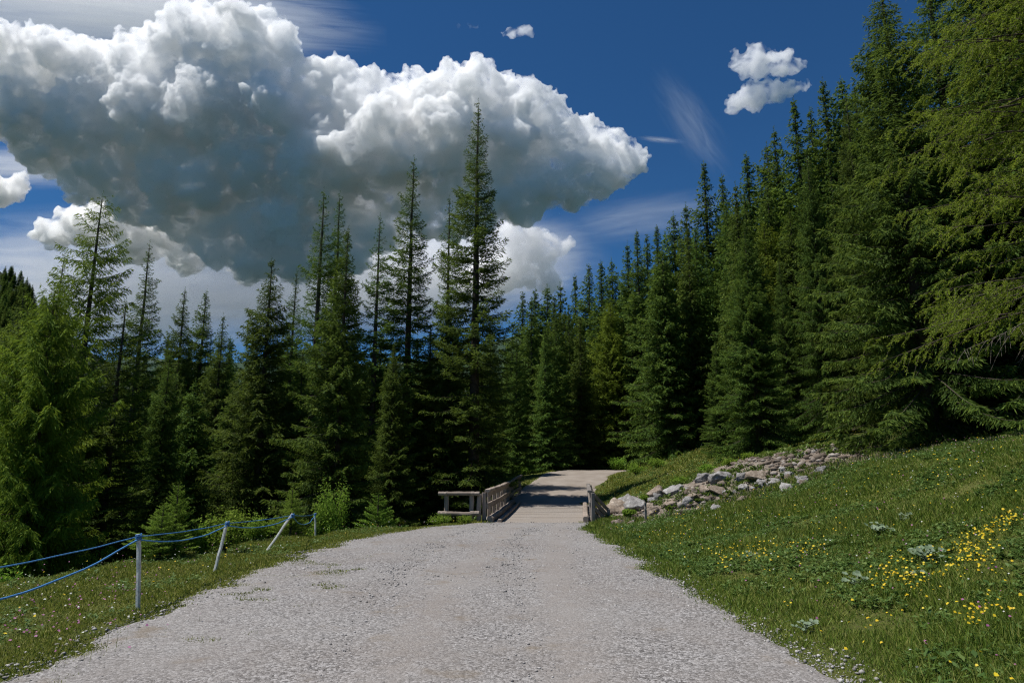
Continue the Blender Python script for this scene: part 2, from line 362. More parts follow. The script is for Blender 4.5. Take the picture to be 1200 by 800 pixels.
# ------------------------------------------------------------------ terrain
def sstep(a, b, x): t = np.clip((x - a) / (b - a), 0, 1); return t * t * (3 - 2 * t)
YL = [-40, 0, 6.1, 10.6, 13.7, 17.9, 20.5, 22.8, 24, 25, 36, 40, 45, 48, 54, 62, 75]
_XL = [-4.0, -4.0, -4.17, -4.4, -4.5, -4.3, -3.6, -2.75, -1.55, -1.05, -.22, .5, 2.0, 3.2, 6.5, 13, 30]
_XR = [3.0, 3.0, 2.75, 2.6, 2.6, 2.45, 2.35, 2.4, 2.6, 2.8, 3.95, 4.7, 6.5, 8.3, 12.5, 20, 38]
def XL(y): return np.interp(y, YL, _XL)
def XR(y): return np.interp(y, YL, _XR)
def zr(y): return np.interp(y, [-40, 24, 30, 36, 40, 46, 49, 60, 80, 200], [0, 0, .08, .25, .80, 1.86, 2.0, 2.0, 2.2, 3.5])
class VN:
    """value noise, vectorised"""
    def __init__(s, seed): s.p = np.random.default_rng(seed).random((256, 256))
    def __call__(s, x, y):
        xi = np.floor(x).astype(int); yi = np.floor(y).astype(int); fx = x - xi; fy = y - yi
        fx = fx * fx * (3 - 2 * fx); fy = fy * fy * (3 - 2 * fy); g = lambda a, b: s.p[a & 255, b & 255]
        return (g(xi, yi) * (1 - fx) + g(xi + 1, yi) * fx) * (1 - fy) + (g(xi, yi + 1) * (1 - fx) + g(xi + 1, yi + 1) * fx) * fy - .5
vn = VN(3); vn2 = VN(4)
def yc(x): return np.interp(x, [2.5, 5.6, 10, 15, 22], [23.6, 22.4, 21.2, 21.2, 22.5])
def Hh(x, y):
    x = np.asarray(x, float); y = np.asarray(y, float); z0 = zr(y)
    # right: meadow, stream cut, knoll and hillside
    d = np.maximum(x - XR(y), 0)
    near = np.interp(d, [0, .5, 3, 5.6, 7.4, 12.4, 20, 60, 400], [0, .03, .45, 1.22, 1.92, 2.7, 3.6, 14, 120])
    far = np.interp(d, [0, .8, 3, 6.5, 10, 20, 60, 160, 500], [0, .12, .95, 2.25, 2.85, 5.0, 23, 62, 170])
    b = sstep(25.6, 28.8, y - np.interp(x, [4, 12, 20], [0, -1.5, -2.5]))
    right = near * (1 - b) + far * b
    right = right - (.95 * np.exp(-((y - yc(x) - 2.4) / 1.35) ** 2) * sstep(.4, 2.0, d) * (1 - sstep(9, 15, x)))
    right = right + (.10 * vn(x * .8, y * .8) + .07 * vn2(x * 2.1, y * 2.1) + .035 * vn(x * 5, y * 5)) * sstep(.2, 1.5, d)
    # left: verge, then the drop into the wooded stream valley
    e = np.maximum(XL(y) - x, 0)
    s0 = np.interp(y, [0, 12, 17, 22, 24.5, 27, 36, 39, 50, 80], [5.2, 4.4, 3.0, 2.4, 1.7, .55, .5, 2.0, 3, 3])
    left = -.045 * np.minimum(e, s0) - 5.6 * (1 - np.exp(-.105 * np.maximum(e - s0, 0)))
    left = left + (.08 * vn(x * .9 + 7, y * .9) + .05 * vn2(x * 2.3, y * 2.3)) * sstep(.2, 1.2, e) + .5 * vn(x * .21, y * .21) * sstep(3, 9, e)
    z = np.where(x > (XL(y) + XR(y)) / 2, right, left)
    inn = (x >= XL(y)) & (x <= XR(y))
    z = np.where(inn, .015 * vn(x * .7, y * .7) , z) + z0 * np.where(x < XL(y), np.exp(-e * .05), 1)
    # the stream bed under the bridge
    z = z - 1.5 * np.exp(-((y - 30.5) / 3.0) ** 4) * (1 - sstep(XR(y) - .3, XR(y) + .9, x)) * sstep(-40, -3, x)
    # distant ground
    z = z + 285 * np.exp(-(((x + 660) / 240) ** 2 + ((y - 640) / 260) ** 2)) + 60 * np.exp(-(((x + 320) / 170) ** 2 + ((y - 520) / 200) ** 2))
    return z
def Hs(x, y): return float(Hh(np.array([x]), np.array([y]))[0])
def on_ground(u, v, t0=3.0, t1=90):
    """where the photograph's line of sight through (u, v) meets the terrain"""
    ts = np.linspace(t0, t1, 1800); q = np.array([P(u, v, 1.0)]) ; o = np.array([0, 0, CAMZ]); dr = q[0] - o
    pts = o + dr * ts[:, None]; below = pts[:, 2] < Hh(pts[:, 0], pts[:, 1])
    i = int(np.argmax(below)) if below.any() else len(ts) - 1
    return pts[i]
def project(x, y, z):
    a = y * math.cos(PITCH) + (z - CAMZ) * math.sin(PITCH); b = -y * math.sin(PITCH) + (z - CAMZ) * math.cos(PITCH)
    return 600 + F * x / a, 400 - F * b / a, a

def axis(lo, hi, fine, far):
    mid = np.arange(lo, hi + 1e-6, fine); out = []; st = fine; p = hi
    while p < far: st *= 1.12; p += st; out.append(p)
    outl = []; st = fine; p = lo
    while p > -far: st *= 1.12; p -= st; outl.append(p)
    return np.concatenate([outl[::-1], mid, out])
gx = axis(-13, 17, .22, 6000); gy = np.concatenate([[-6000, -2500, -1000, -400, -150, -60, -25, -10, -4], axis(-2, 46, .24, 6000)[axis(-2, 46, .24, 6000) >= -2]])
GX, GY = np.meshgrid(gx, gy); GZ = Hh(GX, GY)
inroad = (GX > XL(GY) + .5) & (GX < XR(GY) - .5) & (GY < 80)
GZs = GZ - np.where(inroad, .06, 0)
nx, ny = len(gx), len(gy)
ii, jj = np.meshgrid(np.arange(ny - 1), np.arange(nx - 1), indexing='ij')
gf = np.stack([ii * nx + jj, ii * nx + jj + 1, (ii + 1) * nx + jj + 1, (ii + 1) * nx + jj], -1).reshape(-1, 4)
gxf, gyf = GX.ravel(), GY.ravel()
dR = gxf - XR(gyf); eL = XL(gyf) - gxf
rock = sstep(-.3, .6, gyf - yc(gxf) - 1.0) * (1 - sstep(.1, 1.6, gyf - yc(gxf) - np.interp(gxf, [3.2, 5, 9.0, 11.5, 14], [4.6, 6.6, 8.2, 7.0, 4.0]) + 2.2 * vn(gxf * .5, gyf * .5))) * sstep(.3, 1.0, dR) * (1 - sstep(12, 14.5, gxf))
s0 = np.interp(gyf, [0, 12, 17, 22, 24.5, 27, 36, 39, 50, 80], [5.2, 4.4, 3.0, 2.4, 1.7, .55, .5, 2.0, 3, 3])
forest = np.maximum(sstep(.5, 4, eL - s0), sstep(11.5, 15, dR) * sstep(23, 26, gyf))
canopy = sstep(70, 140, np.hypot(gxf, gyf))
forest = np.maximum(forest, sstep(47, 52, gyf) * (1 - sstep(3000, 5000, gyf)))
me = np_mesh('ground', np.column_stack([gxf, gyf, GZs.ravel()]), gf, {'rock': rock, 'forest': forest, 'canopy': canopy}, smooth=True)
M = Mat('ground_material')
n1 = M.noise(1.3, 5); n2 = M.noise(7, 5, .6); n3 = M.noise(38, 4, .65)
gcol = M.mix(M.ramp(n1, [(.35, 0.), (.65, 1.)]), (.055, .078, .014), (.105, .115, .026))
gcol = M.mix(M.ramp(n3, [(.45, 0.), (.62, .6)]), gcol, (.075, .060, .036))
rk = M.n('Attribute', attribute_name='rock').outputs['Fac']; fo = M.n('Attribute', attribute_name='forest').outputs['Fac']
vor = M.n('TexVoronoi', Scale=6.0, feature='F1'); M.put(vor.inputs['Vector'], M.pos())
rcol = M.mix(M.ramp(n2, [(.32, 0.), (.62, 1.)]), (.13, .095, .068), (.34, .30, .255))
rcol = M.mix(M.ramp(n3, [(.40, .55), (.6, 0.)]), rcol, (.085, .065, .045))
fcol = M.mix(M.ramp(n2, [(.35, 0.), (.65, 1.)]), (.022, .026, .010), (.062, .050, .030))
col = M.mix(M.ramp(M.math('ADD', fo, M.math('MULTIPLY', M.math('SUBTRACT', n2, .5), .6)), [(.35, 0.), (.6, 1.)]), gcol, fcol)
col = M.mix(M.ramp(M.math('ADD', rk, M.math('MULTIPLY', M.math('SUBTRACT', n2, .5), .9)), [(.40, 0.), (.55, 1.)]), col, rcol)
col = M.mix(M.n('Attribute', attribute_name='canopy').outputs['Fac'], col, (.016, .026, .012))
hgt = M.math('ADD', M.math('MULTIPLY', n2, 1.0), M.math('MULTIPLY', n3, .5))
GROUND = M.done(M.bsdf(col, .95, M.bump(hgt, .9, .06), .1))
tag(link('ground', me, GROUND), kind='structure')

# ------------------------------------------------------------------ gravel road before the bridge, and the road beyond it
def edge_noise(y, seed): return .36 * vn(y * .9 + seed, y * 0 + seed) + .26 * vn2(y * 2.7 + seed, y * 0 + 2.5) + .16 * vn(y * 9 + seed, y * 0 + 9.5)
def road_sheet(name, y0, y1, dy, nxr, mat, lift=.006):
    ys = np.arange(y0, y1 + 1e-6, dy); a = XL(ys) - .05 + edge_noise(ys, 3); b = XR(ys) + .05 + edge_noise(ys, 40)
    s = np.linspace(0, 1, nxr)[None]; X = a[:, None] * (1 - s) + b[:, None] * s; Y = np.repeat(ys[:, None], nxr, 1)
    Z = Hh(X, Y) + lift + .012 * np.minimum(1, np.minimum(s, 1 - s) * 30) + .012 * vn(X * 1.7, Y * 1.7) + .008 * vn2(X * 5, Y * 5)
    cen = (X - (a + b)[:, None] / 2); Z += -.015 * np.exp(-((np.abs(cen) - .95) / .35) ** 2)
    Z[:, 0] -= .02; Z[:, -1] -= .02
    Z = np.where((Y > 24.6) & (Y < 36.2), zr(Y) + .0, Z)
    c0 = np.interp(ys, [-8, 4, 12, 20, 26, 40], [-.3, -.3, -.1, .5, .95, 2.2])[:, None] + .10 * vn(ys * .35, ys * 0 + 4)[:, None]; TR = np.exp(-((np.abs(X - c0) - .80) / .33) ** 2)
    n = len(ys); ii, jj = np.meshgrid(np.arange(n - 1), np.arange(nxr - 1), indexing='ij')
    f = np.stack([ii * nxr + jj, ii * nxr + jj + 1, (ii + 1) * nxr + jj + 1, (ii + 1) * nxr + jj], -1).reshape(-1, 4)
    return tag(link(name, np_mesh(name, np.column_stack([X.ravel(), Y.ravel(), Z.ravel()]), f, {'track': TR.ravel()}, smooth=True), mat), kind='structure')
M = Mat('gravel')
v1 = M.n('TexVoronoi', Scale=38.0); M.put(v1.inputs['Vector'], M.pos()); v2 = M.n('TexVoronoi', Scale=95.0); M.put(v2.inputs['Vector'], M.pos())
n1 = M.noise(.55, 4, .5); n2 = M.noise(4.5, 5, .6); n3 = M.noise(60, 3, .7)
sepc = M.n('SeparateColor'); M.put(sepc.inputs[0], v1.outputs['Color']); sepd = M.n('SeparateColor'); M.put(sepd.inputs[0], v2.outputs['Color'])
st = M.math('ADD', M.math('MULTIPLY', sepc.outputs[0], .55), M.math('MULTIPLY', sepd.outputs[0], .45))
col = M.ramp(st, [(.12, (.052, .048, .047)), (.45, (.168, .158, .153)), (.85, (.40, .385, .378))])
col = M.mix(M.ramp(M.math('ADD', M.math('MULTIPLY', n1, .6), M.math('MULTIPLY', n2, .4)), [(.42, 0.), (.64, .65)]), col, (.20, .178, .162))   # finer dust between the stones
tr_ = M.n('Attribute', attribute_name='track').outputs['Fac']; tn = M.math('MULTIPLY', tr_, M.ramp(n2, [(.30, .25), (.6, .95)])); col = M.mix(M.math('MULTIPLY', tn, .85), col, M.mix(M.ramp(n3, [(.4, 0.), (.6, 1.)]), (.185, .163, .146), (.265, .24, .222)))
col = M.mix(M.ramp(M.noise(.33, 3), [(.40, 0.), (.62, .35)]), col, (.28, .268, .258))
dirt = M.ramp(M.noise(1.1, 5, .6), [(.60, 0.), (.70, .6)]); col = M.mix(dirt, col, (.17, .135, .095))
hgt = M.math('SUBTRACT', M.math('MULTIPLY', n3, .3), M.math('ADD', M.math('MULTIPLY', v1.outputs['Distance'], .9), M.math('MULTIPLY', v2.outputs['Distance'], .5)))
GRAVEL = M.done(M.bsdf(col, .95, M.bump(hgt, .5, .022), .15))
road_sheet('gravel_road', -8, 25.05, .08, 60, GRAVEL)
M = Mat('packed_dirt'); n1 = M.noise(1.2, 5); n3 = M.noise(30, 4, .7)
DIRT = M.done(M.bsdf(M.mix(M.ramp(n3, [(.35, 0.), (.65, .6)]), M.ramp(n1, [(.35, (.215, .183, .155)), (.65, (.29, .255, .225))]), (.22, .185, .15)), .95, M.bump(n3, .5, .02), .15))
road_sheet('dirt_road', 35.9, 76, .15, 24, DIRT)

# distant mountain ridge behind the valley
M = Mat('far_forest'); MOUNT = M.done(M.bsdf(M.ramp(M.noise(.004, 6, .6), [(.35, (.030, .055, .035)), (.6, (.05, .075, .05)), (.75, (.20, .20, .19))]), 1, spec=.05))
mx_ = np.linspace(-5200, 2600, 130); my_ = np.linspace(5200, 7600, 28); MX, MY = np.meshgrid(mx_, my_)
prof = np.interp(mx_, [-5200, -3600, -2600, -2000, -1300, -500, 60, 500, 1200, 2600], [900, 1180, 1150, 1240, 1060, 1230, 1430, 1280, 1000, 800])
rough = sum(a * vn(MX / s_ + s_, MY / s_) for a, s_ in ((240, 700), (110, 260), (50, 90)))
MZ = np.clip((1 - np.abs(MY - 6400) / 1300), 0, 1) ** .8 * prof[None] * 1.02 + rough * .5 * np.clip((1 - np.abs(MY - 6400) / 1300), 0, 1) - 60
n_, m_ = MX.shape; ii, jj = np.meshgrid(np.arange(n_ - 1), np.arange(m_ - 1), indexing='ij')
f = np.stack([ii * m_ + jj, ii * m_ + jj + 1, (ii + 1) * m_ + jj + 1, (ii + 1) * m_ + jj], -1).reshape(-1, 4)
tag(link('mountain', np_mesh('mountain', np.column_stack([MX.ravel(), MY.ravel(), MZ.ravel()]), f, smooth=True), MOUNT), kind='structure')
# ------------------------------------------------------------------ weathered wooden bridge
def wood(name, dark, light, seed=0.0):
    M = Mat(name); tc = M.n('TexCoord').outputs['Object']; geo = M.n('NewGeometry').outputs['Random Per Island']
    mp = M.n('Mapping', Scale=(1, 1, 1)); M.put(mp.inputs[0], M.n('Attribute', attribute_name='grain').outputs['Vector'])
    g = M.noise(1.0, 6, .65, mp.outputs[0], .4); b = M.noise(3.5, 4)
    f = M.math('ADD', M.math('MULTIPLY', g, .75), M.math('ADD', M.math('MULTIPLY', geo, .18), M.math('MULTIPLY', b, .2)))
    return M.done(M.bsdf(M.ramp(f, [(.35, dark), (.75, light)]), .85, M.bump(g, .5, .01), .2))
WOOD = wood('weathered_wood', (.12, .092, .072), (.40, .335, .28))
GREYWOOD = wood('grey_wood', (.09, .078, .069), (.29, .262, .235))

class WB:
    """collects bevelled, slightly warped timbers into one mesh; 'grain' runs along each timber"""
    def __init__(s): s.v = []; s.f = []; s.g = []; s.n = 0
    def bar(s, p0, p1, wx, wz, up=(0, 0, 1), bev=.18, seg=6, wob=.006, log=False, ext=0.0):
        p0 = np.array(p0, float); p1 = np.array(p1, float); d = p1 - p0; L = np.linalg.norm(d); d /= L; p0 = p0 - d * ext; L += 2 * ext
        upv = np.array(up, float); sx = np.cross(d, upv); sx /= np.linalg.norm(sx); sz = np.cross(sx, d)
        if log: th = np.arange(10) * 2 * np.pi / 10; ring = np.column_stack([np.cos(th) * wx / 2, np.sin(th) * wz / 2])
        else:
            b = min(wx, wz) * bev; hx, hz = wx / 2, wz / 2
            ring = np.array([(hx, -hz + b), (hx, hz - b), (hx - b, hz), (-hx + b, hz), (-hx, hz - b), (-hx, -hz + b), (-hx + b, -hz), (hx - b, -hz)])
        k = len(ring); off = rng.random(3) * 50; ts = np.linspace(0, 1, seg + 1)
        ts = np.concatenate([[0], [min(.012 / L, .1)], ts[1:-1], [1 - min(.012 / L, .1)], [1]]); sc = np.ones(len(ts)); sc[0] = sc[-1] = .88
        w = rng.normal(0, wob, (len(ts), 2)); w[0] = w[1]; w[-1] = w[-2]
        for t, q, ww in zip(ts, sc, w):
            for a, c in ring:
                s.v.append(p0 + d * (t * L) + sx * (a * q + ww[0]) + sz * (c * q + ww[1])); s.g.append((off[0] + t * L * 2.2, off[1] + a * 45, off[2] + c * 45))
        for i in range(len(ts) - 1):
            for j in range(k): s.f.append((s.n + i * k + j, s.n + i * k + (j + 1) % k, s.n + (i + 1) * k + (j + 1) % k, s.n + (i + 1) * k + j))
        s.f.append(tuple(s.n + j for j in range(k))[::-1]); e = s.n + (len(ts) - 1) * k; s.f.append(tuple(e + j for j in range(k)))
        s.n = len(s.v); return s
    def build(s, name, mat, parent, label=None, origin=(0, 0, 0)):
        me = bpy.data.meshes.new(name); me.from_pydata([tuple(np.array(p) - np.array(origin)) for p in s.v], [], s.f)
        at = me.attributes.new('grain', 'FLOAT_VECTOR', 'POINT'); at.data.foreach_set('vector', np.array(s.g, np.float32).ravel())
        bm = bmesh.new(); bm.from_mesh(me); bmesh.ops.recalc_face_normals(bm, faces=bm.faces); bm.to_mesh(me); bm.free()
        o = link(name, me, mat, parent)
        if label: o['label'] = label
        return o
BO = np.array((1.2, 30.5, 0.0))
bridge = tag(empty('wooden_bridge', BO), 'weathered wooden bridge with post and rail sides where the gravel road meets the forest', 'bridge')
def bx_(y): return -1.05 + (y - 25) / 11 * .85
def rx_(y): return 2.82 + (y - 25) / 11 * 1.13
dk = WB(); y = 24.95; i = 0
while y < 36.0:
    wdt = rng.uniform(.19, .24); dk.bar((bx_(y) - .18, y + wdt / 2, zr(y + .1) - .035 + rng.normal(0, .004)), (rx_(y) + .18, y + wdt / 2, zr(y + .1) - .035 + rng.normal(0, .004)), wdt - .012, .07, bev=.12, seg=2, wob=.002); y += wdt
M = Mat('dusty_planks'); g = M.noise(1.0, 6, .65, M.n('Attribute', attribute_name='grain').outputs['Vector'], .4); isl = M.n('NewGeometry').outputs['Random Per Island']; du = M.noise(.9, 5, .6); fn = M.noise(45, 3, .7)
col = M.ramp(M.math('ADD', M.math('MULTIPLY', g, .6), M.math('MULTIPLY', isl, .4)), [(.3, (.16, .13, .10)), (.7, (.30, .255, .21))])
col = M.mix(M.ramp(du, [(.30, .45), (.55, .97)]), col, M.ramp(fn, [(.35, (.20, .172, .148)), (.65, (.34, .305, .27))]))
PLANK = M.done(M.bsdf(col, .9, M.bump(M.math('ADD', g, fn), .4, .01), .15))
dk.build('deck', PLANK, bridge, origin=BO)
for s_, lab in ((0.0, None), (.34, None)):
    kb = WB(); h = .20 if s_ == 0 else .11; w_ = .22 if s_ == 0 else .13
    for a in np.arange(25.1, 35.9, 3.6): kb.bar((bx_(a) + .26 + s_, a, zr(a) + h / 2 + .005), (bx_(min(a + 3.57, 36)) + .26 + s_, min(a + 3.57, 36), zr(min(a + 3.57, 36)) + h / 2 + .005), w_, h, bev=.2)
    kb.build('kerb_beam', WOOD, bridge, origin=BO)
kb = WB()
for a in np.arange(25.1, 34, 3.0): kb.bar((rx_(a) - .20, a, zr(a) + .105), (rx_(a + 2.97) - .20, a + 2.97, zr(a + 2.97) + .105), .2, .2, bev=.2)
kb.build('kerb_beam', WOOD, bridge, origin=BO)
gd = WB()
for x in (-.3, .9, 2.1): gd.bar((x, 24.7, -.25), (x + .35, 36.2, 0.02), .28, .34, bev=.1)
gd.build('girder', GREYWOOD, bridge, origin=BO)

def railing(name, pts, rails, post=.13, ht=1.08, mat=WOOD, rail_off=(0, 0), below=.6, label=None, logs=False):
    """pts: post feet (x, y); rails: (height, thickness, depth)"""
    r = bpy.data.objects.new(name, None); C.objects.link(r); r.parent = bridge; r.location = np.array((pts[0][0], pts[0][1], zr(pts[0][1]))) - BO
    if label: r['label'] = label
    O = np.array((pts[0][0], pts[0][1], zr(pts[0][1])))
    for q_, (x, y) in enumerate(pts):
        if logs and q_ == len(pts) - 1: continue
        z = float(zr(y)); tilt = rng.normal(0, .012, 2)
        WB().bar((x, y, z - below), (x + tilt[0], y + tilt[1], z + ht - .03), post, post * 1.05, up=(0, 1, 0.01)).build('post', mat, r, origin=O)
    for h, dep, tall in rails:
        b = WB()
        for (x0, y0), (x1, y1) in zip(pts[:-1], pts[1:]):
            b.bar((x0 + rail_off[0], y0 + rail_off[1], float(zr(y0)) + h + rng.normal(0, .008)), (x1 + rail_off[0], y1 + rail_off[1], float(zr(y1)) + h + rng.normal(0, .008)), dep, tall, wob=.005, log=logs, ext=.04)
        b.build('rail', mat, r, origin=O)
    return r
pl = [(bx_(y) + .02, y) for y in np.linspace(25.35, 35.6, 7)]
railing('railing', pl, [(1.10, .19, .10), (.97, .05, .16), (.56, .06, .20)], post=.15, ht=1.06, rail_off=(.11, 0), label='left railing along the bridge deck')
railing('railing', [(-1.20, 25.22), (-1.45, 25.27), (-2.36, 25.38), (-2.62, 25.42)], [(1.00, .13, .15), (.30, .15, .17)], post=.16, ht=1.0, rail_off=(0, -.14), logs=True, label='short log railing turning off the near left end')
railing('railing', [(-.20, 36.0), (.05, 37.4), (.42, 38.8)], [(1.02, .15, .10), (.70, .05, .15), (.36, .05, .15)], post=.15, ht=1.0, rail_off=(.09, 0), below=.8, label='short railing bending off the far left end')
pr = [(rx_(y) + .06, y) for y in np.linspace(25.25, 33.6, 6)]
railing('railing', pr, [(1.07, .16, .09), (.62, .05, .18)], post=.15, ht=1.05, rail_off=(-.10, 0), mat=GREYWOOD, label='right railing along the bridge deck')
rw = bpy.data.objects.new('railing', None); C.objects.link(rw); rw.parent = bridge; rw['label'] = 'grey plank wing sloping down off the near right end'
O = np.array((3.0, 25.4, 0)); rw.location = O - BO
WB().bar((3.62, 26.5, -.9), (3.64, 26.5, .42), .12, .12, up=(0, 1, .01)).build('post', GREYWOOD, rw, origin=O)
for q, (a, b) in enumerate(((.93, .36), (.70, .14), (.47, -.08), (.24, -.30))):
    WB().bar((2.99, 25.33, a), (3.66, 26.62, b), .045, .15).build('rail', GREYWOOD, rw, origin=O)

# ------------------------------------------------------------------ rope fence on the left verge
M = Mat('flaking_white_paint'); n = M.noise(24, 5, .7); n2 = M.noise(5, 3)
POSTM = M.done(M.bsdf(M.ramp(M.math('ADD', M.math('MULTIPLY', n, .7), M.math('MULTIPLY', n2, .3)), [(.36, (.33, .29, .24)), (.46, (.66, .65, .62)), (.7, (.80, .80, .78))]), .7, M.bump(n, .3, .005)))
M = Mat('blue_rope'); wv = M.n('TexWave', Scale=40.0, Distortion=2.0); M.put(wv.inputs['Vector'], M.pos())
ROPE = M.done(M.bsdf(M.ramp(wv.outputs[0], [(.2, (.030, .13, .34)), (.8, (.085, .29, .60))]), .6))
fposts = [((-4.42, 5.1), (-4.40, 5.1), .92), ((-4.75, 9.17), (-4.84, 9.17), .93), ((-5.29, 12.7), (-5.15, 12.75), .88), ((-5.5, 15.9), (-4.99, 16.0), .82), ((-6.1, 22.0), (-6.16, 22.0), .95)]
FO = np.array((-4.75, 9.17, Hs(-4.75, 9.17)))
fence = tag(empty('rope_fence', FO), 'rope fence of white stakes and two slack blue ropes along the left verge', 'fence')
tops = []
for (bx0, by0), (tx0, ty0), ht in fposts:
    z = Hs(bx0, by0); d = np.array((tx0 - bx0, ty0 - by0, ht)); WB().bar((bx0, by0, z) - d * .35, (tx0, ty0, z + ht), .046, .046, up=(.2, 1, .01), wob=.003, seg=8).build('post', POSTM, fence, 'white stake leaning to the right' if abs(tx0 - bx0) > .1 else None, origin=FO)
    tops.append(np.array((tx0, ty0, z + ht)))
for k, (dz0, sag) in enumerate(((-.03, .03), (-.07, .17))):
    pts = []
    for a, b in zip(tops[:-1], tops[1:]):
        L = np.linalg.norm(b - a); s = np.linspace(0, 1, 16)[:-1]
        q = a + (b - a) * s[:, None]; q[:, 2] += dz0 - 4 * sag * s * (1 - s) * (L / 4.5) * (.8 + .4 * rng.random()); q[:, 0] += .012 * np.sin(s * 20) ; pts.append(q)
    pts.append(tops[-1][None] + (0, 0, dz0)); pts = np.concatenate(pts)
    if k == 1: pts[:15, 2] -= np.linspace(.20, 0, 15)
    v, f = tube_np(pts - FO, np.full(len(pts), .007 if k == 0 else .010), 6)
    link('rope', np_mesh('rope', v, f, smooth=True), ROPE, fence)
    for tp in tops[1:]:
        th = np.linspace(0, 6.283 * 2.2, 26); v, f = tube_np(np.column_stack([np.cos(th) * .034, np.sin(th) * .034, np.linspace(-.02, .03, 26)]) + tp + (0, 0, dz0) - FO, np.full(26, .008), 5)
        link('knot', np_mesh('knot', v, f, smooth=True), ROPE, fence)
def stake(u, vb, vt, lean, wd, mat, label):
    p = on_ground(u, vb); t = project(*p)[2]; h = (vb - vt) / F * t
    o = WB().bar((lean * -.3, 0, -h * .35), (lean, 0, h), wd, wd, up=(0, 1, .01), seg=8, wob=.004).build('stake', mat, None); o.location = p
    return tag(o, label, 'stake')
stake(141, 660, 628, .12, .045, WOOD, 'thin brown wooden stake leaning behind the nearest white fence post')
stake(757, 612, 589, .0, .07, GREYWOOD, 'short grey wooden stake in front of the rock bank right of the bridge')
# ------------------------------------------------------------------ trees
def tree_at(kind, u, vtop, t, label, group=None, wide=1.0, name='spruce_tree', rz=None, du=0, cat='tree'):
    """a tree t metres deep whose tip is seen at (u, vtop); it stands on the terrain below"""
    top = P(u, vtop, t); x, y = top[0], top[1]
    for _ in range(3):
        z = Hs(x, y)
    H = top[2] - z
    return plant_tree(KINDS[kind], name, (x, y, z), H, rng.uniform(0, 6.28) if rz is None else rz, label, group, wide, cat)
# the group on the left, each one told apart
T = [('larch0', 122, 226, 32, 'tall bare topped larch with thin level branches standing above the left wood', 1.0, 'larch_tree'),
 ('open1', 75, 296, 41, 'thin spruce tip just left of the bare topped larch', .9, 'spruce_tree'),
 ('open0', 176, 284, 38, 'dark open spruce just right of the bare topped larch', 1.0, 'spruce_tree'),
 ('dense1', 216, 338, 52, 'left one of the twin dark pointed spruces behind the left wood', 1.0, 'spruce_tree'),
 ('dense0', 242, 341, 54, 'right one of the twin dark pointed spruces behind the left wood', 1.0, 'spruce_tree'),
 ('dense1', 262, 368, 48, 'lower dark spruce beside the twin pointed spruces', 1.0, 'spruce_tree'),
 ('larch1', 68, 335, 22.5, 'broad feathery light green larch at the left edge of the wood', 1.0, 'larch_tree'),
 ('larch1', 22, 372, 25, 'light green larch half out of the picture on the left', 1.1, 'larch_tree'),
 ('dense2', 30, 335, 44, 'dark spruce behind the feathery larches at the left edge', 1.0, 'spruce_tree'),
 ('open1', 150, 350, 30, 'shaded spruce between the feathery larch and the dark open spruce', 1.2, 'spruce_tree'),
 ('dense2', 320, 304, 34, 'broad sunlit spruce left of the tall dark pair', 1.12, 'spruce_tree'),
 ('open0', 348, 316, 40, 'slender spruce behind the broad sunlit spruce', .9, 'spruce_tree'),
 ('open1', 381, 222, 38, 'left trunk of the tall dark pair of spruces in the left wood', 1.0, 'spruce_tree'),
 ('open0', 399, 226, 39, 'right trunk of the tall dark pair of spruces in the left wood', .95, 'spruce_tree'),
 ('dense0', 408, 268, 29, 'sunlit green spruce in front of the tall dark pair', .88, 'spruce_tree'),
 ('open1', 445, 252, 38, 'thin spruce with a bare lower trunk between sunlit and tall spruces', .95, 'spruce_tree'),
 ('open0', 485, 184, 40, 'second tallest open spruce with a straight visible trunk', 1.05, 'spruce_tree'),
 ('open1', 528, 230, 43, 'open spruce tucked against the left side of the tallest spruce', .9, 'spruce_tree'),
 ('open0', 560, 117, 40, 'tallest spruce rising high above the bridge with an open top', 1.02, 'spruce_tree'),
 ('dense2', 528, 345, 38, 'dark dense spruce in front of the foot of the tallest spruce', .8, 'spruce_tree'),
 ('dense1', 574, 372, 46, 'dark spruce beside the road behind the far end of the left railing', 1.0, 'spruce_tree'),
 ('dense0', 600, 395, 56, 'small dark spruce at the left edge of the road crest', 1.0, 'spruce_tree'),
 ('dense1', 300, 400, 44, 'dark low spruce in the gap right of the twin pointed spruces', 1.0, 'spruce_tree'),
 ('dense2', 462, 400, 34, 'dark spruce low between the bare trunk and the second tallest spruce', 1.0, 'spruce_tree'),
 ('dense0', 505, 380, 38, 'dark spruce low between the two tallest spruces', 1.0, 'spruce_tree'),
 ('dense1', 355, 405, 34, 'dark low spruce between the broad sunlit spruce and the sunlit green one', 1.0, 'spruce_tree'),
 ('dense2', 200, 415, 33, 'dark spruce below the left twin pointed spruce', 1.0, 'spruce_tree'),
 ('dense1', 110, 420, 29, 'shaded spruce at the foot of the bare topped larch', 1.2, 'spruce_tree')]
for k, u, v, t, lab, wd, nm in T: tree_at(k, u, v, t, lab, None, wd, nm)
placed = [(o.location.x, o.location.y) for o in C.objects if o.get('category') == 'tree']
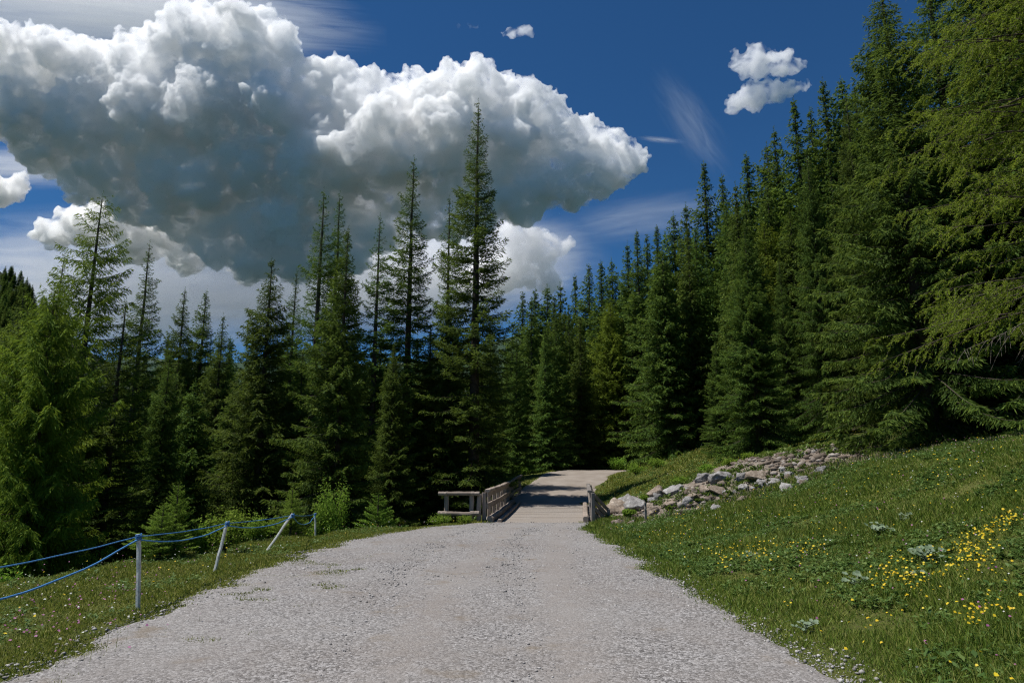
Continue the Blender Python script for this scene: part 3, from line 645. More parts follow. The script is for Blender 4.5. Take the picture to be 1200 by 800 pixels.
# deep wood behind them
nfill = 0; tries = 0
while nfill < 70 and tries < 5000:
    tries += 1
    t = rng.uniform(34, 95); u = rng.uniform(-60, 615); v = rng.uniform(385, 440) + (30 if t < 45 else 0)
    if 262 < u < 300: v = max(v, 395)
    x, y, zt = P(u, v, t); e = float(XL(y)) - x
    if e < 3.5 or any((x - a) ** 2 + (y - b) ** 2 < 3.2 for a, b in placed): continue
    H = zt - Hs(x, y)
    if not 7 < H < 24: continue
    placed.append((x, y)); nfill += 1
    plant_tree(KINDS['far%d' % rng.integers(5)], 'spruce_tree', (x, y, Hs(x, y)), H, rng.uniform(0, 6.28), 'dark spruce standing deep in the shaded wood on the left', 'spruces deep in the left wood', .9 + .3 * rng.random())
# right: named near ones
RT = [('dense0', 872, 262, 33, 'sunlit yellow green spruce standing alone on the grassy knoll above the rocks', .92),
 ('dense0', 838, 400, 37, 'small spruce tucked behind the left side of the sunlit knoll spruce', .85),
 ('dense2', 945, 175, 36.5, 'tall spruce with visible lower trunk between the sunlit knoll spruce and the broad drooping spruce', .66),
 ('dense1', 912, 300, 37, 'shaded spruce close behind the sunlit knoll spruce', .68),
 ('dense2', 1030, -25, 27, 'broad drooping spruce sweeping to the ground at the right end of the rock bank', 1.1),
 ('dense1', 1085, -60, 29.5, 'tall dark spruce right behind the broad drooping spruce', 1.15),
 ('dense2', 1135, -110, 27.5, 'dark spruce with a bare trunk behind the near larch branches', 1.1),
 ('dense1', 1180, -90, 30, 'dark spruce at the right edge behind the near larch branches', 1.1),
 ('dense1', 990, 110, 35, 'dark spruce between the tall knoll spruce and the broad drooping spruce', .72)]
for k, u, v, t, lab, wd in RT: tree_at(k, u, v, t, lab, None, wd, 'spruce_tree')
placed = [(o.location.x, o.location.y) for o in C.objects if o.get('category') == 'tree']
sky_u = [600, 610, 640, 690, 735, 770, 805, 825, 845, 875, 905, 935, 965, 985, 1015, 1030, 1100, 1300]
sky_v = [350, 342, 335, 312, 286, 266, 242, 192, 208, 184, 152, 116, 95, 88, 50, 0, -90, -200]
tips = [(612, 343, 88), (626, 338, 84), (640, 334, 80), (656, 331, 76), (674, 322, 74), (690, 311, 72), (704, 306, 66), (716, 303, 70), (735, 284, 66), (746, 270, 62), (757, 276, 70), (770, 264, 60),
 (789, 250, 64), (804, 238, 60), (824, 190, 56), (846, 206, 60), (874, 181, 54), (897, 168, 60), (906, 150, 58), (930, 116, 52), (948, 128, 60), (965, 94, 56), (986, 90, 58), (1000, 100, 50), (1018, 60, 48)]
for i, (u, v, t) in enumerate(tips):
    x, y, zt = P(u, v, t); z = Hs(x, y); H = zt - z
    # keep a natural height: slide along the line of sight until the tree is 14 to 26 m tall
    while H > 26 and t > 38: t -= 1.5; x, y, zt = P(u, v, t); H = zt - Hs(x, y)
    while H < 14 and t < 140: t += 1.5; x, y, zt = P(u, v, t); H = zt - Hs(x, y)
    placed.append((x, y))
    plant_tree(KINDS['far%d' % (i % 5)], 'spruce_tree', (x, y, Hs(x, y)), H, rng.uniform(0, 6.28), 'spruce whose tip cuts the skyline of the right hillside', 'skyline spruces on the right hillside', rng.uniform(.95, 1.2))
# front rank of the hillside forest along the far road bend
n = 0; tries = 0
while n < 215 and tries < 20000:
    tries += 1
    t = rng.uniform(42, 62) if n < 60 else rng.uniform(45, 125); u = rng.uniform(604, 1120)
    x = (u - 600) / F * t; y = t * .98 - 3; d = x - float(XR(y)); e = float(XL(y)) - x
    if y < 80 and -2.2 < d and d < 3.5 or (y < 80 and d <= 0 and e < 2.0): continue
    if y < 44 and d < 9: continue
    if any((x - a) ** 2 + (y - b) ** 2 < (4.2 if t < 62 else 5.4) for a, b in placed): continue
    z = Hs(x, y); H = rng.uniform(13, 22) if t < 62 else rng.uniform(16, 25)
    if t < 62 and rng.random() < .2: H *= .55
    uu, vv, _ = project(x, y, z + H); lim = np.interp(uu, sky_u, sky_v) + rng.uniform(5, 48)
    if vv < lim:
        H = H * .5 + .5 * H; 
        # lower the tree until it stays under the skyline
        while H > 8 and project(x, y, z + H)[1] < lim: H -= .5
        if H <= 8: continue
    n += 1; placed.append((x, y))
    if rng.random() < .13: plant_tree(KINDS['hill_larch'], 'larch_tree', (x, y, z), H * .95, rng.uniform(0, 6.28), 'lighter green larch mixed into the dense forest on the right hillside', 'larches of the right hillside forest', .9 + .3 * rng.random()); continue
    plant_tree(KINDS['far%d' % rng.integers(5)], 'spruce_tree', (x, y, z), H, rng.uniform(0, 6.28), 'spruce below the skyline in the dense forest on the right hillside', 'spruces of the right hillside forest', .72 + .36 * rng.random())
print('hill trees', n)
# the distant wooded hill at the far left: few pixels each
n = 0
for _ in range(4000):
    if n >= 90: break
    u = rng.uniform(-20, 75); t = rng.uniform(430, 800); x = (u - 600) / F * t; y = t
    z = Hs(x, y); uu, vv, _a = project(x, y, z)
    if not (285 < vv < 400): continue
    n += 1; H = rng.uniform(13, 20); k = KINDS['far%d' % rng.integers(5)]
    o = link('distant_spruce', k.crown); o.location = (x, y, z); o.rotation_euler = (0, 0, rng.uniform(0, 6.28)); sc = H / k.H; o.scale = (sc * 1.5, sc * 1.5, sc)
    tag(o, 'tiny spruce on the distant wooded hill at the left edge', 'tree', 'spruces on the distant hill')
# saplings at the foot of the left wood
for u, vb, vt, k, lab, wd in [(210, 632, 566, 'sapling', 'slim light green spruce sapling behind the rope fence', .85), (192, 640, 590, 'sapling', 'low spruce sapling left of the slim sapling behind the rope fence', 1.3),
  (444, 612, 578, 'sapling', 'small bright spruce sapling left of the log railing', 1.2), (343, 615, 572, 'sapling', 'spruce sapling behind the two far fence stakes', 1.1)]:
    t = {210: 15.2, 192: 14.6, 444: 25.2, 343: 20.0}[u]; x, y, zt = P(u, vt, t); z = Hs(x, y)
    plant_tree(KINDS[k], 'spruce_sapling', (x, y, z), zt - z, rng.uniform(0, 6), lab, None, wd, 'sapling')
# ------------------------------------------------------------------ ground cover
def grass_mat(name, a, b, c, trans=.35):
    M = Mat(name); isl = M.n('NewGeometry').outputs['Random Per Island']; t = M.n('Attribute', attribute_name='tone').outputs['Fac']
    pt = M.noise(.55, 4)
    f = M.math('ADD', M.math('MULTIPLY', isl, .5), M.math('ADD', M.math('MULTIPLY', t, .3), M.math('MULTIPLY', pt, .35)))
    col = M.ramp(f, [(.15, a), (.55, b), (.95, c)])
    p = M.bsdf(col, .6, spec=.25); tr = M.n('BsdfTranslucent'); M.put(tr.inputs['Color'], col)
    mx = M.n('MixShader', Fac=trans); M.put(mx.inputs[1], p); M.put(mx.inputs[2], tr); return M.done(mx.outputs[0])
GRASS = grass_mat('grass_blades', (.048, .096, .012), (.135, .205, .022), (.33, .32, .09))
VERGE = grass_mat('verge_grass_blades', (.062, .105, .013), (.175, .215, .028), (.38, .35, .10))
HERB = grass_mat('herb_leaves', (.030, .072, .016), (.080, .145, .028), (.17, .23, .06), .3)
PALE = grass_mat('pale_leaves', (.08, .13, .065), (.15, .21, .12), (.26, .31, .22), .2)
def petal(name, col, col2):
    M = Mat(name); isl = M.n('NewGeometry').outputs['Random Per Island']; c = M.mix(isl, col, col2)
    tr = M.n('BsdfTranslucent'); M.put(tr.inputs['Color'], c); mx = M.n('MixShader', Fac=.25); M.put(mx.inputs[1], M.bsdf(c, .6)); M.put(mx.inputs[2], tr); return M.done(mx.outputs[0])

def in_view(x, y, m=60):
    u, v, a = project(x, y, Hh(x, y)); return (a > 1.5) & (u > -m) & (u < 1200 + m) & (v < 880)
def sample(n, box, accept):
    """n points with density falling off with distance, inside accept(x, y)"""
    X = []; Y = []; c = 0
    while c < n:
        k = n * 3; x = rng.uniform(box[0], box[1], k); y = box[2] + (box[3] - box[2]) * rng.random(k) ** 1.35
        ok = accept(x, y) & in_view(x, y); X.append(x[ok]); Y.append(y[ok]); c += ok.sum()
        if len(X) > 60: break
    x = np.concatenate(X)[:n]; y = np.concatenate(Y)[:n]; return x, y
def meadow(x, y):
    d = x - XR(y); en = edge_noise(y, 40)
    p = sstep(-.18, .45, d - en + .25 * vn2(x * 3, y * 3))
    return (rng.random(len(x)) < p) & (y < yc(x) + 1.6)
def verge(x, y):
    e = XL(y) - x; en = -edge_noise(y, 3)
    s0 = np.interp(y, [0, 12, 17, 22, 24.5, 27], [5.2, 4.4, 3.0, 2.4, 1.7, .9])
    p = sstep(-.25, .55, e - en + .35 * vn2(x * 2.6, y * 2.6)); return (rng.random(len(x)) < p) & (e < s0 + 3.5) & (y < 26)
def knoll(x, y):
    d = x - XR(y); rk_ = y - np.interp(x, [3.2, 5, 9.0, 11.5, 14], [28.6, 30, 30.6, 29.2, 26.5]) + 2.5 * vn(x * .5, y * .5)
    return (d > .15) & (d < 12) & (rk_ > 0)
def farleft(x, y): e = XL(y) - x; return (e > .1) & (e < 5) & (y > 36)
def tufts(n, box, acc, hmin, hmax, wpx, spread=.35, stuffname='grass', mat=None, up=1.0, tone=None):
    x, y = sample(n, box, acc); z = Hh(x, y); dist = np.hypot(x, y)
    patch = np.clip(.75 + 1.1 * vn(x * .8 + 3, y * .8) + .6 * vn2(x * 2.2, y * 2.2), .3, 1.6)
    L = rng.uniform(hmin, hmax, n) * patch[:n]; W = np.maximum(.0035, wpx * dist / 683.) * rng.uniform(.7, 1.3, n)
    D = np.column_stack([rng.normal(0, spread, n), rng.normal(0, spread, n), np.full(n, up)])
    v, f = blades(np.column_stack([x, y, z - .012]), D, L, W, rng, bend=.9)
    return v, f
def stuff(name, parts, mat, label, cat):
    V, Fq = tubes(parts); ne = len(V) // 4
    o = link(name, np_mesh(name, V, Fq, {'tone': np.repeat(rng.random(ne), 4)}), mat); return tag(o, label, cat, kind='stuff')
def edge_l(x, y): e = XL(y) - x + edge_noise(y, 3); pt = (vn(x * 1.3 + 5, y * 1.3) + .6 * vn2(x * 3, y * 3) > .20) & (e > -2.2) & (y < 15); return ((e > -.14 - .2 * rng.random(len(x)) ** 2) & (e < .5)) | (pt & (rng.random(len(x)) < .7))
def edge_r(x, y): d = x - XR(y) - edge_noise(y, 40); return (d > -.12 - .2 * rng.random(len(x)) ** 2) & (d < .4)
RB = (2.2, 17, 2.2, 24.5); LB = (-13, -.8, 2.5, 26)
stuff('meadow_grass', [tufts(24000, (2, 4, 3, 23), edge_r, .03, .11, .8), tufts(300000, RB, meadow, .06, .24, .75), tufts(60000, RB, lambda x, y: meadow(x, y) & (vn(x * .6 + 2, y * .6) + .5 * vn2(x * 2, y * 2) > .05) & (x > XR(y) + .35), .16, .38, .6, .28)], GRASS, 'green meadow grass on the slope right of the gravel road', 'grass')
stuff('knoll_grass', [tufts(50000, (3, 18, 26.5, 46), knoll, .10, .30, .8)], VERGE, 'sunlit yellow green grass on the knoll above the rock bank', 'grass')
stuff('verge_grass', [tufts(42000, (-5.2, -.6, 3, 25), edge_l, .035, .11, .9), tufts(200000, LB, verge, .05, .17, .75), tufts(9000, (-6, 3, 36, 50), farleft, .1, .3, .9)], VERGE, 'short grass on the left verge under the rope fence', 'grass')
def rosettes(n, box, acc, s0, s1, k=7, flat=.55):
    x, y = sample(n, box, acc); z = Hh(x, y); n = len(x); sz = rng.uniform(s0, s1, n)
    B = np.repeat(np.column_stack([x, y, z + .01]), k, 0) + rng.normal(0, .02, (n * k, 3)) * (1, 1, .3); a = rng.uniform(0, 6.28, n * k)
    B[:, 2] += np.repeat(rng.uniform(0, .12, n), k) * rng.random(n * k)
    D = np.column_stack([np.cos(a), np.sin(a), rng.uniform(.1, 1.2, n * k) * flat * 1.5]); L = np.repeat(sz, k) * rng.uniform(.6, 1.2, n * k)
    d = D / np.linalg.norm(D, axis=1)[:, None]; s = np.cross(d, np.array([0, 0, 1.])) ; s /= np.linalg.norm(s, axis=1)[:, None]; s += rng.normal(0, .25, s.shape)
    mid = B + d * (L * .5)[:, None]; tip = B + d * L[:, None]; tip[:, 2] -= L * .15; W = (L * .42)[:, None]
    v = np.stack([B, mid + s * W * .5, tip, mid - s * W * .5], 1).reshape(-1, 3); return v, np.arange(len(v)).reshape(-1, 4)
stuff('meadow_herbs', [rosettes(15000, RB, lambda x, y: meadow(x, y) & (vn(x * .9 + 9, y * .9) + .5 * vn2(x * 3, y * 3) > -.12) & (x > XR(y) + .4), .035, .10), rosettes(900, (3.2, 18, 27, 44), knoll, .08, .2)], HERB, 'low broad leaved herbs among the meadow grass', 'herbs')
stuff('verge_herbs', [rosettes(3500, LB, lambda x, y: verge(x, y) & (vn(x * .9, y * .9) > -.1) & (XL(y) - x > .5), .03, .075)], HERB, 'low broad leaved herbs on the left verge', 'herbs')
# undergrowth on the slope below the left verge
def slope(x, y): e = XL(y) - x; s0 = np.interp(y, [0, 12, 17, 22, 24.5, 27, 36], [5.2, 4.4, 3.0, 2.4, 1.7, .9, .7]); return (e > s0 + .6) & (e < s0 + 9)
stuff('undergrowth', [rosettes(5000, (-24, -1, 8, 40), slope, .12, .34, 8, .9), tufts(25000, (-24, -1, 8, 40), slope, .15, .45, 1.0)], HERB, 'dark weeds and grass on the bank below the left verge', 'undergrowth')

# flowers: a small disc on a thin stalk
def flowers(x, y, h0, h1, r0, r1):
    z = Hh(x, y); n = len(x); h = rng.uniform(h0, h1, n); r = np.maximum(rng.uniform(r0, r1, n), .0) ; k = 6
    c = np.column_stack([x + rng.normal(0, .02, n), y + rng.normal(0, .02, n), z + h]); nrm = np.column_stack([rng.normal(-.1, .45, n), rng.normal(-.45, .45, n), np.ones(n)]); nrm /= np.linalg.norm(nrm, axis=1)[:, None]
    a = np.cross(nrm, [1., 0, 0]); a /= np.linalg.norm(a, axis=1)[:, None]; b = np.cross(nrm, a); th = np.arange(k) * 6.283 / k; rr = 1 - .25 * (np.arange(k) % 2)
    v = c[:, None] + (r[:, None] * rr[None])[:, :, None] * (np.cos(th)[None, :, None] * a[:, None] + np.sin(th)[None, :, None] * b[:, None]) + nrm[:, None] * (r[:, None] * (.25 * (np.arange(k) % 2))[None])[:, :, None]
    sv, sf = blades(np.column_stack([x, y, z]), c - np.column_stack([x, y, z]), h, np.full(n, .004), rng)
    return (v.reshape(-1, 3), np.arange(n * k).reshape(n, k)), (sv, sf)
STALKS = []
def flower_stuff(name, spots, n_rand, mat, label, size, boxes, hts=(.10, .26)):
    X = []; Y = []
    for u, v, su, sv, n in spots:
        for _ in range(n):
            p = on_ground(u + rng.normal(0, su), min(v + rng.normal(0, sv), 840), 3, 60); X.append(p[0]); Y.append(p[1])
    x = np.array(X); y = np.array(Y)
    for n, box, acc in boxes: a, b = sample(n, box, acc); x = np.concatenate([x, a]); y = np.concatenate([y, b])
    dist = np.hypot(x, y); fl, stl = flowers(x, y, hts[0], hts[1], size * .7 + 0 * dist, size * 1.2)
    me = np_mesh(name, *fl); o = link(name, me, mat); tag(o, label, 'flowers', kind='stuff'); STALKS.append(stl)
YEL = petal('yellow_petals', (.62, .40, .012), (.75, .58, .03)); PNK = petal('pink_petals', (.28, .09, .22), (.42, .16, .30)); WHT = petal('white_petals', (.50, .50, .46), (.66, .66, .62))
mb = lambda x, y: meadow(x, y) & (x > XR(y) + .4)
vb = lambda x, y: verge(x, y) & (XL(y) - x > .5)
cl = [(880, 660, 14, 8, 30), (850, 668, 8, 6, 16), (900, 655, 10, 6, 14), (935, 652, 14, 6, 18), (945, 662, 10, 5, 14), (962, 648, 10, 5, 8), (1055, 685, 14, 9, 40), (1072, 700, 10, 6, 22), (1085, 690, 10, 12, 22), (1040, 690, 18, 10, 18),
      (1125, 665, 12, 7, 34), (1140, 652, 9, 6, 34), (1155, 640, 9, 5, 36), (1170, 630, 9, 4, 38), (1186, 620, 7, 4, 34), (1145, 668, 16, 8, 28), (1160, 672, 12, 6, 16), (1108, 675, 14, 8, 16), (1150, 735, 16, 8, 20), (1135, 742, 10, 6, 16), (1165, 725, 24, 8, 10),
      (790, 628, 16, 5, 12), (845, 640, 14, 6, 10), (860, 655, 20, 8, 14), (1110, 555, 40, 10, 12), (1010, 745, 40, 20, 10)]
flower_stuff('yellow_flowers', cl, 0, YEL, 'yellow wildflowers in clusters on the meadow slope', .017, [(430, RB, mb), (90, LB, vb), (220, (3, 16, 29, 46), knoll)])
flower_stuff('pink_flowers', [(80, 735, 60, 22, 60), (30, 750, 30, 18, 30), (1130, 740, 30, 15, 8), (1010, 590, 40, 10, 10), (140, 705, 40, 14, 30)], 0, PNK, 'small pink clover flowers scattered in the grass', .014, [(260, RB, mb), (120, LB, vb)])
flower_stuff('white_flowers', [(70, 720, 50, 25, 50), (465, 610, 26, 2.5, 110), (420, 616, 22, 2, 40), (500, 611, 14, 2, 40), (1080, 560, 50, 10, 30), (255, 650, 40, 10, 30)], 0, WHT, 'small white flowers scattered along the grass verges', .013, [(240, RB, mb), (110, LB, vb), (60, (3, 16, 29, 46), knoll)])
V, Fq = tubes(STALKS); tag(link('flower_stalks', np_mesh('flower_stalks', V, Fq, {'tone': np.full(len(V), .4)}), GRASS), 'thin green stalks that carry the meadow flowers', 'stalks', kind='stuff')
# tall seeding grasses on the crest of the meadow
def crest(x, y): return (np.abs(y - yc(x) + .3) < 1.1) & (x > XR(y) + 1.0)
M = Mat('dry_seed_heads'); DRY = M.done(M.bsdf(M.ramp(M.n('NewGeometry').outputs['Random Per Island'], [(0, (.12, .10, .05)), (1, (.30, .25, .15))]), .8))
stuff('seeding_grass', [tufts(2600, (3, 18, 19, 25), crest, .25, .5, .6, .22)], DRY, 'tall dry seed stalks along the crest of the meadow', 'grass')

# pale broad leaved plants on the slope: things
def leaf_plant(u, v, size, label, n=9):
    p = on_ground(u, v); o = empty('broadleaf_plant', p); tag(o, label, 'plant', None)
    for _ in range(int(n * 2.2)):
        a = rng.uniform(0, 6.28); L = size * rng.uniform(.30, .62); st_ = np.array([np.cos(a), np.sin(a), 0]) ; hgt = size * rng.uniform(.5, 1.15); c = st_ * size * rng.uniform(.2, 1.1) + (0, 0, hgt)
        k = 11; th = np.linspace(0, 2 * np.pi, k, endpoint=False); rad = L * .42 * (1 + .12 * np.cos(th * 5)) * (1 - .25 * (np.cos(th) < -.8)); nrm = np.array([rng.normal(-.1, .35), rng.normal(-.55, .3), 1]); nrm /= np.linalg.norm(nrm)
        e1 = np.cross(nrm, [0, 1., 0]); e1 /= np.linalg.norm(e1); e2 = np.cross(nrm, e1)
        ring = c + rad[:, None] * (np.cos(th)[:, None] * e1 + np.sin(th)[:, None] * e2) + nrm * (L * .07)
        sv, sf = tube_np(np.array([(0, 0, -.02), st_ * L * .2 + (0, 0, hgt * .5), c]), [.006, .005, .004], 4)
        v_ = [tuple(c)] + [tuple(q) for q in ring] + [tuple(q) for q in sv]; f_ = [(0, 1 + i, 1 + (i + 1) % k) for i in range(k)] + [tuple(int(j) + k + 1 for j in q) for q in sf]
        me = bpy.data.meshes.new('leaf'); me.from_pydata(v_, [], f_); at = me.attributes.new('tone', 'FLOAT', 'POINT'); at.data.foreach_set('value', np.full(len(v_), rng.random(), np.float32)); link('leaf', me, PALE, o)
leaf_plant(1030, 628, .20, 'pale leaved plant highest on the slope, left of its pale neighbour', 9)
leaf_plant(1055, 615, .18, 'pale leaved plant just right of and above the highest left one', 6)
leaf_plant(1085, 660, .20, 'broad pale leaved plant in the middle of the slope above yellow flowers', 11)
leaf_plant(1005, 690, .17, 'pale leaved plant left of the large yellow flower cluster', 8)
leaf_plant(1080, 682, .13, 'small pale plant inside the large yellow flower cluster', 5)
leaf_plant(945, 742, .12, 'small pale leaved plant low on the slope near the gravel', 7)
leaf_plant(876, 655, .12, 'small pale plant beside the yellow flowers nearest the road', 5)

# ------------------------------------------------------------------ rocks
def rock_mat(name, dark, mid, light):
    M = Mat(name); ob = M.n('TexCoord').outputs['Object']; oi = M.n('ObjectInfo').outputs['Random']
    mp = M.n('Mapping'); M.put(mp.inputs[0], ob); cb = M.n('CombineXYZ'); M.put(cb.inputs[0], M.math('MULTIPLY', oi, 30)); M.put(mp.inputs['Location'], cb)
    a = M.noise(2.2, 6, .65, mp.outputs[0]); b = M.noise(9, 5, .7, mp.outputs[0]); cr = M.n('TexVoronoi', Scale=2.6, feature='DISTANCE_TO_EDGE'); M.put(cr.inputs['Vector'], mp.outputs[0])
    col = M.ramp(M.math('ADD', M.math('MULTIPLY', a, .6), M.math('MULTIPLY', b, .4)), [(.34, dark), (.5, mid), (.64, light)])
    col = M.mix(M.ramp(cr.outputs[0], [(.0, .55), (.05, 0.)]), col, (.06, .05, .04))
    hsv = M.n('HueSaturation', Color=col); M.put(hsv.inputs['Value'], M.math('MULTIPLY_ADD', oi, .5, .75))
    return M.done(M.bsdf(hsv.outputs[0], .92, M.bump(M.math('ADD', a, M.math('MULTIPLY', b, .5)), .8, .05), .2))
GREYROCK = rock_mat('grey_limestone', (.11, .10, .095), (.25, .24, .23), (.40, .39, .375))
BROWNROCK = rock_mat('brown_limestone', (.09, .068, .05), (.22, .175, .135), (.36, .31, .26))
RKV, RKF = ico(4)
def rock_mesh(seed):
    g = np.random.default_rng(seed); v = RKV.copy()
    for _ in range(11):          # cut flat facets
        n = g.normal(size=3); n /= np.linalg.norm(n); h = g.uniform(.45, .85); dd = v @ n - h; v = v - np.outer(np.maximum(dd, 0) * .92, n)
    off = g.random(3) * 30
    d = np.array([mnoise.fractal(Vector(p * 2.3 + off), .9, 2.1, 5) for p in v]); d2 = np.array([mnoise.turbulence(Vector(p * 5 + off), 4, True) for p in v]); v = v * (1 + .16 * d - .07 * d2)[:, None]
    return np_mesh('boulder', v, RKF)
RM = [rock_mesh(100 + i) for i in range(8)]
RMB = [m.copy() for m in RM]
for m in RM: m.materials.append(GREYROCK)
for m in RMB: m.materials.append(BROWNROCK)
def boulder(u, v, rpx, label, brown=False, group=None, sx=1.0, sz=.8, k=None, sink=.42):
    p = on_ground(u, v, 20, 60); t = project(*p)[2]; r = rpx / F * t
    o = link('boulder', (RMB if brown else RM)[rng.integers(8) if k is None else k]); o.location = p + (0, r * .3, r * sz * (1 - 2 * sink) * .5)
    o.scale = (r * sx, r * rng.uniform(.8, 1.1), r * sz); o.rotation_euler = (rng.normal(0, .15), rng.normal(0, .15), rng.uniform(0, 6.28)); return tag(o, label, 'boulder', group)
for a in [(848, 562, 17, 'grey boulder with a flat face uppermost in the middle of the rock bank', 0), (871, 562, 12, 'rounded grey boulder right of the uppermost flat faced one', 0), (905, 566, 11, 'whitish boulder at the right part of the rock bank', 0),
          (873, 572, 8, 'small bluish grey boulder under the rounded one', 0), (893, 560, 15, 'brown boulder just left of the whitish one', 1), (846, 577, 12, 'brownish boulder under the uppermost flat faced boulder', 1),
          (826, 563, 13, 'grey boulder left of the uppermost flat faced boulder', 0), (925, 573, 12, 'pale broken boulder at the lower right of the rock bank', 0), (722, 600, 19, 'brown cracked boulder nearest the right bridge railing', 1),
          (750, 594, 17, 'large slanting grey boulder behind the short stake', 0), (735, 588, 11, 'pale rounded boulder on top of the brown cracked one', 0), (770, 582, 16, 'dark layered boulder above the short stake', 1), (792, 577, 14, 'grey slab right of the dark layered boulder', 0),
          (812, 585, 12, 'grey brown boulder low in the middle of the rock bank', 1), (790, 592, 10, 'small brown boulder low behind the meadow crest', 1), (708, 607, 10, 'small brown rock under the wing of the right railing', 1),
          (912, 590, 8, 'small pale stone on the lower edge of the rock bank', 0), (1010, 546, 12, 'grey brown rock under the drooping spruce', 1)]:
    boulder(a[0], a[1], a[2], a[3], bool(a[4]), sx=rng.uniform(1, 1.35))
for _ in range(120):
    u = rng.uniform(700, 1000); v = np.interp(u, [700, 760, 830, 900, 960, 1000], [596, 578, 562, 552, 548, 540]) + rng.uniform(0, 40)
    boulder(u, v, 2.5 + 9 * rng.random() ** 2, 'small limestone rock among the rubble of the stream bank', rng.random() < .6, 'rocks in the stream bank rubble')
# rubble and loose gravel: stuff
def pebbles(x, y, r, lift=.3):
    n = len(x); nv = len(ICO1_V); z = Hh(x, y); sc = r[:, None] * rng.uniform(.6, 1.3, (n, 3)) * (1, 1, .7); jit = 1 + rng.normal(0, .13, (n, nv, 1))
    ang = rng.uniform(0, 6.28, n); ca, sa = np.cos(ang)[:, None], np.sin(ang)[:, None]; q = ICO1_V[None] * jit * sc[:, None]
    qx = q[..., 0] * ca - q[..., 1] * sa; qy = q[..., 0] * sa + q[..., 1] * ca
    v = np.stack([qx + x[:, None], qy + y[:, None], q[..., 2] + (z + r * lift)[:, None]], -1).reshape(-1, 3)
    f = (ICO1_F[None] + (np.arange(n) * nv)[:, None, None]).reshape(-1, 3); return v, f
M = Mat('loose_stone'); isl = M.n('NewGeometry').outputs['Random Per Island']
STONE = M.done(M.bsdf(M.mix(M.ramp(M.noise(30, 4), [(.35, 0.), (.65, .35)]), M.ramp(isl, [(0, (.15, .14, .13)), (.4, (.27, .255, .245)), (1, (.52, .50, .48))]), (.20, .18, .165)), .9, spec=.2))
M = Mat('earthy_rubble'); isl = M.n('NewGeometry').outputs['Random Per Island']
RUBBLE = M.done(M.bsdf(M.mix(M.ramp(M.noise(12, 4), [(.35, 0.), (.65, .6)]), M.ramp(isl, [(0, (.09, .07, .055)), (.6, (.20, .165, .135)), (1, (.40, .37, .335))]), (.13, .10, .075)), .95, spec=.1))
def onroad(x, y): return (x > XL(y) + .0) & (x < XR(y) + .1) & (y < 25)
x, y = sample(60000, (-4.8, 3.4, 4.4, 25), onroad); s = (x - XL(y)) / (XR(y) - XL(y)); keep = rng.random(len(x)) < .45 + .55 * sstep(.55, .95, np.abs(s * 2 - 1)); x, y = x[keep], y[keep]
r = .0045 + .006 * rng.random(len(x)) ** 2 + .011 * rng.random(len(x)) ** 9; r *= np.clip(np.hypot(x, y) / 9, .9, 1.25)
V, Fq = pebbles(x, y, r, .75); tag(link('loose_gravel', np_mesh('loose_gravel', V, Fq, smooth=False), STONE), 'loose pale pebbles strewn over the gravel road', 'gravel', kind='stuff')
def rr_(x, y): return (y > yc(x) + 1.4) & (y < np.interp(x, [3.2, 5, 9.0, 11.5, 14], [28.2, 29.0, 29.0, 27.6, 25.2]) + 1.5 * vn(x, y)) & (x > XR(y) + .5) & (vn(x * .9, y * .9) > -.22)
x, y = sample(3400, (3, 14, 23, 33), rr_); V, Fq = pebbles(x, y, .02 + .16 * rng.random(len(x)) ** 4, .1)
tag(link('rubble', np_mesh('rubble', V, Fq), RUBBLE), 'broken pale rubble covering the stream bank', 'rubble', kind='stuff')

def rkz(x, y): return (y > yc(x) + 1.2) & (y < np.interp(x, [3.2, 5, 9.0, 11.5, 14], [28.6, 30.0, 30.6, 29.4, 26])) & (x > XR(y) + .5) & (vn(x * .8 + 4, y * .8) + .6 * vn2(x * 2.4, y * 2.4) > .10 - .22 * sstep(7, 11, x))
stuff('bank_weeds', [rosettes(1500, (3, 14, 23, 33), rkz, .08, .20, 8, .9), tufts(16000, (3, 14, 23, 33), rkz, .10, .34, .8)], grass_mat('weeds', (.04, .08, .014), (.10, .16, .024), (.20, .24, .05)), 'weeds and grass growing among the rubble of the stream bank', 'weeds')
def onedge(x, y): return np.minimum(np.abs(x - XL(y)), np.abs(x - XR(y))) < .55 * rng.random(len(x))
x, y = sample(7000, (-5.2, 3.6, 4.2, 24.5), onedge); V, Fq = pebbles(x, y, .006 + .020 * rng.random(len(x)) ** 4, .5)
tag(link('edge_stones', np_mesh('edge_stones', V, Fq), STONE), 'loose stones strewn along both edges of the gravel road', 'gravel', kind='stuff')

